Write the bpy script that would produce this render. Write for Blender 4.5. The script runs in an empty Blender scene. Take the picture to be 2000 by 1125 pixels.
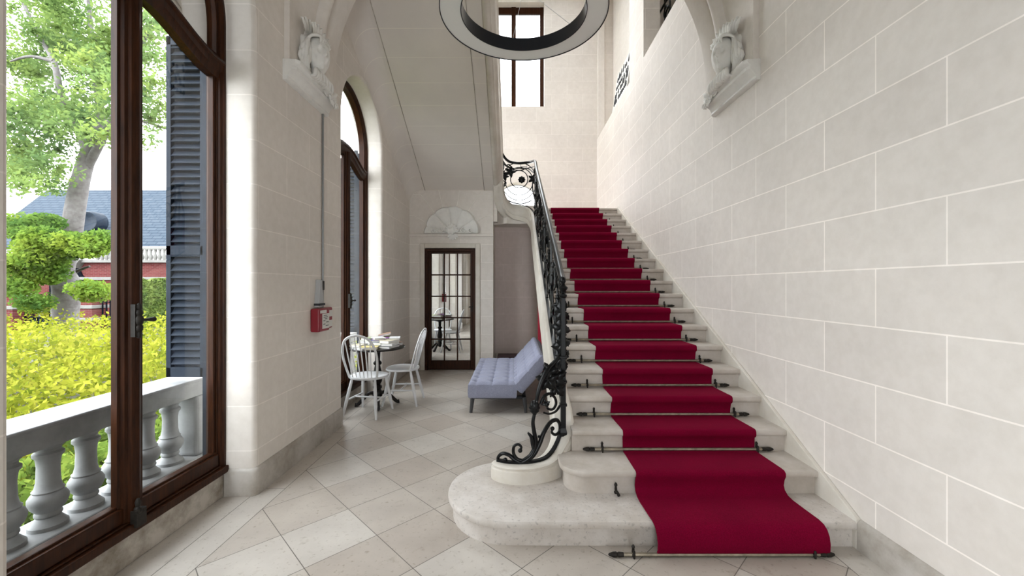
import bpy, math, random
import numpy as np
from mathutils import Vector, Matrix, Euler

random.seed(7)
np.random.seed(7)
PI = math.pi
SC = bpy.context.scene
COL = SC.collection

# ------------------------------------------------------------------ camera, sky, exposure
cam_data = bpy.data.cameras.new('camera')
cam_data.sensor_width = 36.0
cam_data.lens = 36.0 * 799.0 / 2000.0
cam_data.shift_x = -0.002
cam_data.shift_y = -0.00225
cam_data.clip_start = 0.05
cam_data.clip_end = 400
cam = bpy.data.objects.new('camera', cam_data)
COL.objects.link(cam)
cam.location = (0, 0, 1.5)
cam.rotation_euler = (PI / 2, 0, 0)
SC.camera = cam

SKY = 1.0
world = bpy.data.worlds.new('overcast_sky')
SC.world = world
world.use_nodes = True
wn = world.node_tree.nodes
wn['Background'].inputs['Color'].default_value = (0.93, 0.965, 1.0, 1)
wn['Background'].inputs['Strength'].default_value = SKY

SC.view_settings.view_transform = 'Standard'
SC.view_settings.look = 'None'
SC.view_settings.gamma = 1.0
SC.view_settings.use_curve_mapping = False
SC.view_settings.exposure = 3.42
try:
    SC.cycles.max_bounces = 16
    SC.cycles.diffuse_bounces = 9
    SC.cycles.transparent_max_bounces = 16
    SC.cycles.use_denoising = True
    SC.cycles.caustics_reflective = False
    SC.cycles.caustics_refractive = False
    SC.cycles.sample_clamp_indirect = 6.0
except Exception:
    pass


def portal(name, loc, direction, sx, sy):
    """light portal: emits nothing, guides sky light through a modelled opening"""
    d = bpy.data.lights.new(name, 'AREA')
    d.shape = 'RECTANGLE'
    d.size = sx
    d.size_y = sy
    d.cycles.is_portal = True
    o = bpy.data.objects.new(name, d)
    COL.objects.link(o)
    o.location = loc
    o.rotation_euler = Vector(direction).to_track_quat('-Z', 'Y').to_euler()
    return o


# ------------------------------------------------------------------ materials
def newmat(name):
    m = bpy.data.materials.new(name)
    m.use_nodes = True
    nt = m.node_tree
    for n in list(nt.nodes):
        nt.nodes.remove(n)
    out = nt.nodes.new('ShaderNodeOutputMaterial')
    b = nt.nodes.new('ShaderNodeBsdfPrincipled')
    nt.links.new(b.outputs[0], out.inputs[0])
    return m, nt, b


def N(nt, kind, **kw):
    n = nt.nodes.new(kind)
    for k, v in kw.items():
        setattr(n, k, v)
    return n


def L(nt, a, b):
    nt.links.new(a, b)


def mth(nt, op, a, b=None, c=None):
    n = nt.nodes.new('ShaderNodeMath')
    n.operation = op
    for i, v in enumerate((a, b, c)):
        if v is None:
            continue
        if isinstance(v, (int, float)):
            n.inputs[i].default_value = v
        else:
            nt.links.new(v, n.inputs[i])
    return n.outputs[0]


def mixc(nt, fac, a, b, mode='MIX'):
    n = nt.nodes.new('ShaderNodeMix')
    n.data_type = 'RGBA'
    n.blend_type = mode
    for sock, v in ((n.inputs[0], fac), (n.inputs[6], a), (n.inputs[7], b)):
        if isinstance(v, (int, float)):
            sock.default_value = v
        elif isinstance(v, tuple):
            sock.default_value = v if len(v) == 4 else (*v, 1)
        else:
            nt.links.new(v, sock)
    return n.outputs[2]


def ramp(nt, fac, stops):
    n = nt.nodes.new('ShaderNodeValToRGB')
    el = n.color_ramp.elements
    while len(el) < len(stops):
        el.new(0.5)
    for e, (p, c) in zip(el, stops):
        e.position = p
        e.color = c if len(c) == 4 else (*c, 1)
    nt.links.new(fac, n.inputs[0])
    return n.outputs[0]


def noise(nt, vec, scale, detail=4, rough=0.55):
    n = nt.nodes.new('ShaderNodeTexNoise')
    n.inputs['Scale'].default_value = scale
    n.inputs['Detail'].default_value = detail
    n.inputs['Roughness'].default_value = rough
    if vec is not None:
        nt.links.new(vec, n.inputs['Vector'])
    return n.outputs[0]


def bump(nt, b, h, strength=0.2, dist=0.01):
    n = nt.nodes.new('ShaderNodeBump')
    n.inputs['Strength'].default_value = strength
    n.inputs['Distance'].default_value = dist
    nt.links.new(h, n.inputs['Height'])
    nt.links.new(n.outputs[0], b.inputs['Normal'])


def plain(name, col, rough=0.6, metal=0.0, spec=0.5, var=0.0, scale=6.0, bmp=0.0, coat=0.0):
    m, nt, b = newmat(name)
    b.inputs['Roughness'].default_value = rough
    b.inputs['Metallic'].default_value = metal
    b.inputs['Specular IOR Level'].default_value = spec
    b.inputs['Coat Weight'].default_value = coat
    pos = N(nt, 'ShaderNodeTexCoord').outputs['Object']
    if var > 0 or bmp > 0:
        h = noise(nt, pos, scale)
        lo = tuple(c * (1 - var) for c in col)
        hi = tuple(min(1, c * (1 + var)) for c in col)
        L(nt, ramp(nt, h, [(0.3, lo), (0.7, hi)]), b.inputs['Base Color'])
        if bmp > 0:
            bump(nt, b, h, bmp, 0.005)
    else:
        b.inputs['Base Color'].default_value = (*col, 1)
    return m


ROW = 0.3185
BW = 0.737
STONE = (0.72, 0.675, 0.63)


def stone_wall(name='stone_blocks', col=STONE, joints=True, mort=1.30):
    m, nt, b = newmat(name)
    b.inputs['Roughness'].default_value = 0.62
    b.inputs['Specular IOR Level'].default_value = 0.35
    geo = N(nt, 'ShaderNodeNewGeometry')
    pos = geo.outputs['Position']
    sp = N(nt, 'ShaderNodeSeparateXYZ')
    L(nt, pos, sp.inputs[0])
    big = noise(nt, pos, 0.9, 3)
    fine = noise(nt, pos, 14, 5, 0.6)
    lo = tuple(c * 0.93 for c in col)
    hi = tuple(min(1, c * 1.05) for c in col)
    base = ramp(nt, big, [(0.3, lo), (0.7, hi)])
    speck = ramp(nt, fine, [(0.35, (0.955, 0.95, 0.94)), (0.65, (1.02, 1.02, 1.02))])
    base = mixc(nt, 1.0, base, speck, 'MULTIPLY')
    if joints:
        sn = N(nt, 'ShaderNodeSeparateXYZ')
        L(nt, geo.outputs['True Normal'], sn.inputs[0])
        ax = mth(nt, 'ABSOLUTE', sn.outputs[0])
        ay = mth(nt, 'ABSOLUTE', sn.outputs[1])
        usey = mth(nt, 'GREATER_THAN', ax, ay)
        ycoord = mth(nt, 'SUBTRACT', sp.outputs[1], 0.392 - BW * 10)
        xcoord = mth(nt, 'ADD', sp.outputs[0], 0.21 + BW * 10)
        u = mth(nt, 'ADD', mth(nt, 'MULTIPLY', ycoord, usey), mth(nt, 'MULTIPLY', xcoord, mth(nt, 'SUBTRACT', 1.0, usey)))
        cx = N(nt, 'ShaderNodeCombineXYZ')
        L(nt, u, cx.inputs[0])
        L(nt, mth(nt, 'ADD', sp.outputs[2], 0.0), cx.inputs[1])
        br = N(nt, 'ShaderNodeTexBrick')
        L(nt, cx.outputs[0], br.inputs['Vector'])
        br.inputs['Scale'].default_value = 1.0
        br.inputs['Brick Width'].default_value = BW
        br.inputs['Row Height'].default_value = ROW
        br.inputs['Mortar Size'].default_value = 0.0042
        br.inputs['Mortar Smooth'].default_value = 0.15
        br.inputs['Bias'].default_value = 0.0
        br.inputs['Color1'].default_value = (0.97, 0.965, 0.96, 1)
        br.inputs['Color2'].default_value = (1.02, 1.02, 1.015, 1)
        br.inputs['Mortar'].default_value = (mort, mort, mort * 1.01, 1)
        az = mth(nt, 'ABSOLUTE', sn.outputs[2])
        vert = mth(nt, 'LESS_THAN', az, 0.35)
        base = mixc(nt, vert, base, mixc(nt, 1.0, base, br.outputs['Color'], 'MULTIPLY'))
    L(nt, base, b.inputs['Base Color'])
    bump(nt, b, fine, 0.06, 0.004)
    return m


def soffit_mat():
    m, nt, b = newmat('stone_soffit')
    b.inputs['Roughness'].default_value = 0.65
    pos = N(nt, 'ShaderNodeNewGeometry').outputs['Position']
    sp = N(nt, 'ShaderNodeSeparateXYZ')
    L(nt, pos, sp.inputs[0])
    big = noise(nt, pos, 1.2, 4)
    base = ramp(nt, big, [(0.3, tuple(c * 0.9 for c in STONE)), (0.7, tuple(c * 1.03 for c in STONE))])
    t = mth(nt, 'DIVIDE', mth(nt, 'SUBTRACT', sp.outputs[1], 6.94 - 0.312 * 20), 0.312)
    f = mth(nt, 'FRACT', t)
    line = mth(nt, 'LESS_THAN', mth(nt, 'MINIMUM', f, mth(nt, 'SUBTRACT', 1.0, f)), 0.012)
    L(nt, mixc(nt, line, base, (0.78, 0.74, 0.67)), b.inputs['Base Color'])
    return m


def floor_mat():
    m, nt, b = newmat('limestone_tiles')
    b.inputs['Roughness'].default_value = 0.34
    b.inputs['Specular IOR Level'].default_value = 0.45
    pos = N(nt, 'ShaderNodeNewGeometry').outputs['Position']
    sp = N(nt, 'ShaderNodeSeparateXYZ')
    L(nt, pos, sp.inputs[0])
    x, y = sp.outputs[0], sp.outputs[1]
    S = 0.408
    u = mth(nt, 'DIVIDE', mth(nt, 'SUBTRACT', mth(nt, 'MULTIPLY', mth(nt, 'ADD', x, y), 0.70711), 1.156 - S * 30), S)
    v = mth(nt, 'DIVIDE', mth(nt, 'SUBTRACT', mth(nt, 'MULTIPLY', mth(nt, 'SUBTRACT', y, x), 0.70711), 3.546 - S * 30), S)
    fu, fv = mth(nt, 'FRACT', u), mth(nt, 'FRACT', v)
    du = mth(nt, 'MINIMUM', fu, mth(nt, 'SUBTRACT', 1.0, fu))
    dv = mth(nt, 'MINIMUM', fv, mth(nt, 'SUBTRACT', 1.0, fv))
    gl = mth(nt, 'LESS_THAN', mth(nt, 'MINIMUM', du, dv), 0.0055)
    # border strips along the walls
    left = mth(nt, 'LESS_THAN', x, -1.692)
    right = mth(nt, 'GREATER_THAN', x, 1.783)
    border = mth(nt, 'MAXIMUM', left, right)
    def near(val, w=0.0025):
        return mth(nt, 'LESS_THAN', mth(nt, 'ABSOLUTE', mth(nt, 'SUBTRACT', x, val)), w)
    lines = mth(nt, 'MAXIMUM', mth(nt, 'MAXIMUM', near(-1.692), near(-1.876)), near(1.783))
    tb = mth(nt, 'DIVIDE', mth(nt, 'SUBTRACT', y, 3.03 - 1.14 * 5), 1.14)
    fb = mth(nt, 'FRACT', tb)
    cross = mth(nt, 'MULTIPLY', mth(nt, 'LESS_THAN', mth(nt, 'MINIMUM', fb, mth(nt, 'SUBTRACT', 1.0, fb)), 0.0022), border)
    grout = mth(nt, 'MAXIMUM', mth(nt, 'MULTIPLY', gl, mth(nt, 'SUBTRACT', 1.0, border)), mth(nt, 'MAXIMUM', lines, cross))
    cell = N(nt, 'ShaderNodeCombineXYZ')
    nb = mth(nt, 'SUBTRACT', 1.0, border)
    L(nt, mth(nt, 'MULTIPLY', mth(nt, 'FLOOR', u), nb), cell.inputs[0])
    L(nt, mth(nt, 'ADD', mth(nt, 'MULTIPLY', mth(nt, 'FLOOR', v), nb), mth(nt, 'MULTIPLY', mth(nt, 'FLOOR', tb), border)), cell.inputs[1])
    wn_ = N(nt, 'ShaderNodeTexWhiteNoise')
    wn_.noise_dimensions = '3D'
    L(nt, cell.outputs[0], wn_.inputs[0])
    tile = ramp(nt, wn_.outputs[0], [(0.0, (0.42, 0.37, 0.325)), (0.35, (0.46, 0.415, 0.37)), (0.7, (0.50, 0.455, 0.41)), (1.0, (0.53, 0.495, 0.455))])
    cloud = noise(nt, pos, 3.0, 5, 0.6)
    tile = mixc(nt, 1.0, tile, ramp(nt, cloud, [(0.3, (0.88, 0.87, 0.86)), (0.7, (1.07, 1.07, 1.06))]), 'MULTIPLY')
    fl = noise(nt, pos, 38.0, 3, 0.6)
    tile = mixc(nt, 1.0, tile, ramp(nt, fl, [(0.28, (0.72, 0.70, 0.66)), (0.40, (1, 1, 1))]), 'MULTIPLY')
    fl2 = noise(nt, pos, 11.0, 6, 0.7)
    tile = mixc(nt, 1.0, tile, ramp(nt, fl2, [(0.30, (0.80, 0.78, 0.75)), (0.42, (1, 1, 1))]), 'MULTIPLY')
    L(nt, mixc(nt, grout, tile, (0.13, 0.115, 0.10)), b.inputs['Base Color'])
    L(nt, ramp(nt, cloud, [(0.3, (0.30,) * 3), (0.7, (0.46,) * 3)]), b.inputs['Roughness'])
    return m


def stained_stone(name, col, dark=(0.6, 0.57, 0.52), sc=5.0, rough=0.6, pit=0.0):
    m, nt, b = newmat(name)
    b.inputs['Roughness'].default_value = rough
    pos = N(nt, 'ShaderNodeNewGeometry').outputs['Position']
    a = noise(nt, pos, sc, 6, 0.65)
    f = noise(nt, pos, 45, 3, 0.6)
    base = mixc(nt, 1.0, (*col, 1), ramp(nt, a, [(0.32, dark), (0.62, (1.04, 1.04, 1.04))]), 'MULTIPLY')
    if pit:
        base = mixc(nt, 1.0, base, ramp(nt, f, [(0.33, (pit, pit, pit)), (0.42, (1, 1, 1))]), 'MULTIPLY')
        bump(nt, b, f, 0.35, 0.004)
    L(nt, base, b.inputs['Base Color'])
    return m


def wood_mat(name, c1, c2, rough=0.3):
    m, nt, b = newmat(name)
    b.inputs['Roughness'].default_value = rough
    b.inputs['Coat Weight'].default_value = 0.0
    b.inputs['Specular IOR Level'].default_value = 0.14
    b.inputs['Coat Roughness'].default_value = 0.2
    tc = N(nt, 'ShaderNodeTexCoord').outputs['Object']
    mp = N(nt, 'ShaderNodeMapping')
    mp.inputs['Scale'].default_value = (9, 9, 0.8)
    L(nt, tc, mp.inputs[0])
    a = noise(nt, mp.outputs[0], 6, 6, 0.7)
    L(nt, ramp(nt, a, [(0.3, c1), (0.7, c2)]), b.inputs['Base Color'])
    bump(nt, b, a, 0.08, 0.003)
    return m


def glass_mat(name='window_glass', refl=0.07, tint=(0.97, 0.99, 0.985)):
    m, nt, b = newmat(name)
    nt.nodes.remove(b)
    out = [n for n in nt.nodes if n.type == 'OUTPUT_MATERIAL'][0]
    t = N(nt, 'ShaderNodeBsdfTransparent')
    t.inputs[0].default_value = (*tint, 1)
    g = N(nt, 'ShaderNodeBsdfGlossy')
    g.inputs['Roughness'].default_value = 0.02
    mx = N(nt, 'ShaderNodeMixShader')
    fr = N(nt, 'ShaderNodeFresnel')
    fr.inputs[0].default_value = 1.45
    L(nt, mth(nt, 'MULTIPLY', fr.outputs[0], refl / 0.07), mx.inputs[0])
    L(nt, t.outputs[0], mx.inputs[1])
    L(nt, g.outputs[0], mx.inputs[2])
    L(nt, mx.outputs[0], out.inputs[0])
    return m


def carpet_mat():
    m, nt, b = newmat('crimson_carpet')
    b.inputs['Roughness'].default_value = 0.95
    b.inputs['Specular IOR Level'].default_value = 0.05
    b.inputs['Sheen Weight'].default_value = 0.08
    b.inputs['Sheen Roughness'].default_value = 0.4
    b.inputs['Sheen Tint'].default_value = (0.9, 0.1, 0.2, 1)
    pos = N(nt, 'ShaderNodeNewGeometry').outputs['Position']
    f = noise(nt, pos, 180, 2, 0.5)
    big = noise(nt, pos, 4, 4, 0.6)
    c = ramp(nt, f, [(0.3, (0.125, 0.0010, 0.015)), (0.7, (0.178, 0.0014, 0.024))])
    c = mixc(nt, 1.0, c, ramp(nt, big, [(0.3, (0.9, 0.9, 0.9)), (0.7, (1.08, 1.05, 1.05))]), 'MULTIPLY')
    lint = noise(nt, pos, 60, 1, 0.5)
    c = mixc(nt, ramp(nt, lint, [(0.86, (0, 0, 0)), (0.88, (0.35, 0.35, 0.35))]), c, (0.4, 0.25, 0.25))
    L(nt, c, b.inputs['Base Color'])
    bump(nt, b, f, 0.25, 0.003)
    return m


def leaf_mat(name, c1, c2, c3, sc=3.0, trans=0.35):
    m, nt, b = newmat(name)
    nt.nodes.remove(b)
    out = [n for n in nt.nodes if n.type == 'OUTPUT_MATERIAL'][0]
    pos = N(nt, 'ShaderNodeNewGeometry').outputs['Position']
    a = noise(nt, pos, sc, 3, 0.6)
    c = ramp(nt, a, [(0.32, c1), (0.5, c2), (0.68, c3)])
    d = N(nt, 'ShaderNodeBsdfDiffuse')
    t = N(nt, 'ShaderNodeBsdfTranslucent')
    L(nt, c, d.inputs[0])
    L(nt, c, t.inputs[0])
    mx = N(nt, 'ShaderNodeMixShader')
    mx.inputs[0].default_value = trans
    L(nt, d.outputs[0], mx.inputs[1])
    L(nt, t.outputs[0], mx.inputs[2])
    L(nt, mx.outputs[0], out.inputs[0])
    return m


def brick_mat(name, c1, c2, mortar, bw, rh, ms, axis='X'):
    m, nt, b = newmat(name)
    b.inputs['Roughness'].default_value = 0.95
    b.inputs['Specular IOR Level'].default_value = 0.05
    pos = N(nt, 'ShaderNodeNewGeometry').outputs['Position']
    sp = N(nt, 'ShaderNodeSeparateXYZ')
    L(nt, pos, sp.inputs[0])
    cx = N(nt, 'ShaderNodeCombineXYZ')
    L(nt, mth(nt, 'ADD', sp.outputs[0 if axis == 'X' else 1], 60.0), cx.inputs[0])
    L(nt, mth(nt, 'ADD', sp.outputs[2], 10.0), cx.inputs[1])
    br = N(nt, 'ShaderNodeTexBrick')
    L(nt, cx.outputs[0], br.inputs[0])
    for k, v in (('Scale', 1.0), ('Brick Width', bw), ('Row Height', rh), ('Mortar Size', ms)):
        br.inputs[k].default_value = v
    br.inputs['Color1'].default_value = (*c1, 1)
    br.inputs['Color2'].default_value = (*c2, 1)
    br.inputs['Mortar'].default_value = (*mortar, 1)
    L(nt, br.outputs[0], b.inputs['Base Color'])
    return m


M = {}
M['stone'] = stone_wall()
M['stone_plain'] = stone_wall('stone_smooth', STONE, joints=False)
M['soffit'] = soffit_mat()
M['floor'] = floor_mat()
M['plaster'] = plain('ceiling_plaster', (0.62, 0.59, 0.53), 0.8, var=0.03)
M['base'] = stained_stone('plinth_stone', (0.47, 0.44, 0.405), (0.62, 0.58, 0.52), 4.0, 0.45)
M['sill'] = stained_stone('sill_stone', (0.47, 0.43, 0.38), (0.42, 0.38, 0.33), 6.0, 0.55)
M['step'] = stained_stone('step_stone', (0.50, 0.455, 0.415), (0.80, 0.77, 0.72), 5.0, 0.5)
M['pitted'] = stained_stone('pitted_step_stone', (0.56, 0.52, 0.485), (0.80, 0.77, 0.73), 5.0, 0.55, pit=0.72)
M['curb'] = stained_stone('stringer_stone', (0.62, 0.585, 0.53), (0.86, 0.83, 0.78), 3.0, 0.4)
M['stone_left'] = stone_wall('stone_blocks_left', STONE, mort=1.17)
M['mortar'] = plain('pale_mortar', (0.85, 0.82, 0.77), 0.8)
M['stone_alcove'] = stone_wall('stone_blocks_alcove', (0.68, 0.585, 0.55), mort=1.12)  # alcove stone tinted pink, the red carpet's bounce put into its colour
M['stone_far'] = stone_wall('stone_blocks_far', STONE, mort=1.12)
M['carved'] = plain('carved_plaster', (0.74, 0.73, 0.70), 0.55, var=0.05, scale=12, bmp=0.15)
M['wood'] = wood_mat('mahogany', (0.013, 0.0045, 0.0022), (0.052, 0.017, 0.006), 0.36)
M['black'] = plain('black_iron', (0.0035, 0.0038, 0.0042), 0.30, 0.0, 0.20, var=0.3, scale=30, coat=0.05)
M['bronze'] = plain('dark_bronze', (0.020, 0.017, 0.014), 0.5, 0.0, 0.18, var=0.3, scale=40)
M['rod'] = plain('aged_brass', (0.30, 0.26, 0.20), 0.45, 0.8, 0.5, var=0.3, scale=20)
M['carpet'] = carpet_mat()
M['glass'] = glass_mat()
M['white'] = plain('white_paint', (0.68, 0.685, 0.70), 0.35, var=0.03)
M['tabledark'] = plain('dark_varnish', (0.010, 0.007, 0.006), 0.4, 0, 0.25, var=0.3, scale=10)
M['fabric'] = None
M['ext_stone'] = stained_stone('painted_balustrade_stone', (0.27, 0.275, 0.28), (0.72, 0.72, 0.72), 5.0, 0.6)
M['shutter'] = plain('blue_grey_paint', (0.011, 0.017, 0.027), 0.55, 0, 0.1, var=0.25, scale=7)
M['mirror'] = plain('mirror_silver', (0.92, 0.93, 0.92), 0.01, 1.0)
M['red'] = plain('red_plastic', (0.23, 0.008, 0.02), 0.35, var=0.05)
M['paper'] = plain('paper_white', (0.66, 0.65, 0.62), 0.7, var=0.03)
M['ink'] = plain('black_ink', (0.02, 0.02, 0.025), 0.6)
M['grey_metal'] = plain('grey_metal', (0.25, 0.25, 0.25), 0.4, 0.6)
M['clear_plastic'] = plain('pale_plastic', (0.42, 0.43, 0.44), 0.2)
M['lamp_black'] = plain('lamp_black_metal', (0.010, 0.012, 0.017), 0.33, 0.2)
M['diffuser'] = plain('opal_diffuser', (0.80, 0.81, 0.79), 0.16, 0.0, 0.5)
M['bark'] = stained_stone('tree_bark', (0.13, 0.12, 0.12), (0.6, 0.56, 0.55), 9.0, 0.9)
M['leafy'] = leaf_mat('hedge_leaves', (0.09, 0.125, 0.012), (0.25, 0.27, 0.025), (0.34, 0.33, 0.05), 2.6)
M['leaftree'] = leaf_mat('tree_leaves', (0.07, 0.14, 0.035), (0.145, 0.235, 0.04), (0.25, 0.32, 0.05), 1.2, 0.5)
M['leafpale'] = leaf_mat('pale_tree_leaves', (0.075, 0.135, 0.055), (0.14, 0.21, 0.065), (0.22, 0.29, 0.07), 0.9, 0.55)
M['ivy'] = leaf_mat('ivy_leaves', (0.08, 0.13, 0.04), (0.15, 0.21, 0.05), (0.21, 0.27, 0.08), 3.0)
M['fern'] = leaf_mat('low_plants', (0.06, 0.10, 0.02), (0.15, 0.23, 0.04), (0.26, 0.33, 0.06), 5.0)
M['soil'] = plain('garden_soil', (0.035, 0.035, 0.018), 0.95, var=0.4, scale=3)
M['brick'] = brick_mat('red_brick', (0.085, 0.020, 0.020), (0.115, 0.030, 0.029), (0.12, 0.07, 0.065), 0.23, 0.075, 0.008)
M['slate'] = brick_mat('roof_slate', (0.040, 0.052, 0.068), (0.049, 0.061, 0.077), (0.022, 0.031, 0.045), 0.5, 0.165, 0.018)
M['facade_stone'] = plain('pale_facade_stone', (0.17, 0.165, 0.157), 0.95, 0, 0.05, var=0.1)
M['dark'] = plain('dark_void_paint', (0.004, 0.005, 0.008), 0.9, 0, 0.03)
M['bluepanel'] = plain('blue_panel', (0.016, 0.028, 0.05), 0.9, 0, 0.05)


def fabric_mat():
    m, nt, b = newmat('blue_grey_fabric')
    b.inputs['Roughness'].default_value = 0.95
    b.inputs['Specular IOR Level'].default_value = 0.1
    b.inputs['Sheen Weight'].default_value = 0.15
    pos = N(nt, 'ShaderNodeTexCoord').outputs['Object']
    a = noise(nt, pos, 160, 2)
    c = noise(nt, pos, 8, 5)
    base = ramp(nt, a, [(0.3, (0.25, 0.26, 0.35)), (0.7, (0.34, 0.355, 0.46))])
    L(nt, mixc(nt, 1.0, base, ramp(nt, c, [(0.3, (0.9,) * 3), (0.7, (1.06,) * 3)]), 'MULTIPLY'), b.inputs['Base Color'])
    bump(nt, b, a, 0.3, 0.002)
    return m


M['fabric'] = fabric_mat()


# ------------------------------------------------------------------ mesh helpers
class MB:
    def __init__(s):
        s.v = []
        s.f = []

    def add(s, vs, fs):
        o = len(s.v)
        s.v += [tuple(p) for p in vs]
        s.f += [tuple(i + o for i in f) for f in fs]
        return s

    def box(s, x0, x1, y0, y1, z0, z1):
        return s.add([(x0, y0, z0), (x1, y0, z0), (x1, y1, z0), (x0, y1, z0), (x0, y0, z1), (x1, y0, z1), (x1, y1, z1), (x0, y1, z1)],
                     [(0, 3, 2, 1), (4, 5, 6, 7), (0, 1, 5, 4), (1, 2, 6, 5), (2, 3, 7, 6), (3, 0, 4, 7)])

    def obox(s, c, size, rot):
        mat = Euler(rot).to_matrix()
        hx, hy, hz = (a / 2 for a in size)
        vs = [Vector(c) + mat @ Vector((sx * hx, sy * hy, sz * hz)) for sx, sy, sz in
              ((-1, -1, -1), (1, -1, -1), (1, 1, -1), (-1, 1, -1), (-1, -1, 1), (1, -1, 1), (1, 1, 1), (-1, 1, 1))]
        return s.add(vs, [(0, 3, 2, 1), (4, 5, 6, 7), (0, 1, 5, 4), (1, 2, 6, 5), (2, 3, 7, 6), (3, 0, 4, 7)])

    def quad(s, *p):
        return s.add(p, [tuple(range(len(p)))])

    def loft(s, rings, closed=True, cap=True, loop=False):
        n = len(rings[0])
        vs = [p for r in rings for p in r]
        fs = []
        R = len(rings)
        for i in range(R if loop else R - 1):
            a, b_ = i * n, ((i + 1) % R) * n
            for j in range(n if closed else n - 1):
                k = (j + 1) % n
                fs.append((a + j, a + k, b_ + k, b_ + j))
        if cap and closed and not loop:
            fs.append(tuple(range(n - 1, -1, -1)))
            fs.append(tuple((R - 1) * n + j for j in range(n)))
        return s.add(vs, fs)

    def tube(s, pts, r, n=8, loop=False, cap=True):
        pts = [Vector(p) for p in pts]
        R = r if isinstance(r, (list, tuple)) else [r] * len(pts)
        rings = []
        prev = None
        for i, p in enumerate(pts):
            if loop:
                t = pts[(i + 1) % len(pts)] - pts[i - 1]
            else:
                t = pts[min(i + 1, len(pts) - 1)] - pts[max(i - 1, 0)]
            if t.length < 1e-9:
                t = Vector((0, 0, 1))
            t.normalize()
            if prev is None:
                up = Vector((0, 0, 1)) if abs(t.z) < 0.9 else Vector((1, 0, 0))
                nrm = (up - t * up.dot(t)).normalized()
            else:
                nrm = prev - t * prev.dot(t)
                if nrm.length < 1e-6:
                    nrm = t.orthogonal()
                nrm.normalize()
            prev = nrm
            bn = t.cross(nrm)
            rings.append([p + (nrm * math.cos(2 * PI * k / n) + bn * math.sin(2 * PI * k / n)) * R[i] for k in range(n)])
        return s.loft(rings, True, cap, loop)

    def cyl(s, p0, p1, r0, r1=None, n=16):
        return s.tube([p0, p1], [r0, r0 if r1 is None else r1], n)

    def lathe(s, prof, c=(0, 0, 0), n=24, axis='Z'):
        rings = []
        for r, h in prof:
            ring = []
            for k in range(n):
                a = 2 * PI * k / n
                p = (r * math.cos(a), r * math.sin(a), h)
                if axis == 'X':
                    p = (p[2], p[0], p[1])
                if axis == 'Y':
                    p = (p[1], p[2], p[0])
                ring.append((c[0] + p[0], c[1] + p[1], c[2] + p[2]))
            rings.append(ring)
        return s.loft(rings)

    def ball(s, c, rad, n=12, m=8, fn=None, rot=None):
        rings = []
        mat = Euler(rot).to_matrix() if rot else None
        for i in range(m + 1):
            th = PI * (0.02 + 0.96 * i / m)
            ring = []
            for k in range(n):
                a = 2 * PI * k / n
                d = Vector((math.sin(th) * math.cos(a), math.sin(th) * math.sin(a), -math.cos(th)))
                q = 1.0 + (fn(d) if fn else 0)
                p = Vector((d.x * rad[0], d.y * rad[1], d.z * rad[2])) * q
                if mat:
                    p = mat @ p
                ring.append(Vector(c) + p)
            rings.append(ring)
        return s.loft(rings)

    def prism(s, poly, a0, a1, axis='X'):
        """poly of 2D points extruded along axis; X: (y,z)  Y: (x,z)  Z: (x,y)"""
        def P(p, a):
            return {'X': (a, p[0], p[1]), 'Y': (p[0], a, p[1]), 'Z': (p[0], p[1], a)}[axis]
        return s.loft([[P(p, a0) for p in poly], [P(p, a1) for p in poly]])


def sm(pts, k=6, loop=False):
    """Catmull-Rom through points"""
    P = [Vector(p) for p in pts]
    out = []
    n = len(P)
    for i in range(n if loop else n - 1):
        if loop:
            a, b, c, d = P[i - 1], P[i], P[(i + 1) % n], P[(i + 2) % n]
        else:
            a, b, c, d = P[max(i - 1, 0)], P[i], P[i + 1], P[min(i + 2, n - 1)]
        for j in range(k):
            t = j / k
            out.append(0.5 * ((2 * b) + (c - a) * t + (2 * a - 5 * b + 4 * c - d) * t * t + (3 * b - a - 3 * c + d) * t ** 3))
    if not loop:
        out.append(P[-1])
    return out


def tag(o, label=None, cat=None, group=None, kind=None):
    if label:
        o['label'] = label
    if cat:
        o['category'] = cat
    if group:
        o['group'] = group
    if kind:
        o['kind'] = kind
    return o


def root(name, loc=(0, 0, 0), rz=0.0, label=None, cat=None, group=None, kind=None):
    o = bpy.data.objects.new(name, None)
    o.empty_display_size = 0.1
    COL.objects.link(o)
    o.location = loc
    o.rotation_euler = (0, 0, rz)
    return tag(o, label, cat, group, kind)


def build(name, mb, mat, parent=None, smooth=40, bevel=0, world=False, seg=2):
    me = bpy.data.meshes.new(name)
    vs = mb.v
    if world and parent is not None:
        p = parent
        off = Vector((0, 0, 0))
        while p is not None:
            off += p.location
            p = p.parent
        vs = [(v[0] - off.x, v[1] - off.y, v[2] - off.z) for v in vs]
    me.from_pydata([tuple(v) for v in vs], [], mb.f)
    me.update()
    import bmesh
    bm = bmesh.new()
    bm.from_mesh(me)
    bmesh.ops.recalc_face_normals(bm, faces=bm.faces)
    bm.to_mesh(me)
    bm.free()
    if smooth:
        me.shade_smooth()
        me.set_sharp_from_angle(angle=math.radians(smooth))
    if mat is not None:
        me.materials.append(mat)
    o = bpy.data.objects.new(name, me)
    COL.objects.link(o)
    if parent is not None:
        o.parent = parent
    if bevel:
        md = o.modifiers.new('bevel', 'BEVEL')
        md.width = bevel
        md.segments = seg
        md.limit_method = 'ANGLE'
        md.angle_limit = math.radians(35)
    return o


def copy_tree(o, parent=None):
    c = o.copy()
    COL.objects.link(c)
    if parent is not None:
        c.parent = parent
        c.matrix_parent_inverse = o.matrix_parent_inverse
    for ch in list(o.children):
        copy_tree(ch, c)
    return c


def structure(name, mb, mat, **kw):
    return tag(build(name, mb, mat, **kw), kind='structure')


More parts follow.
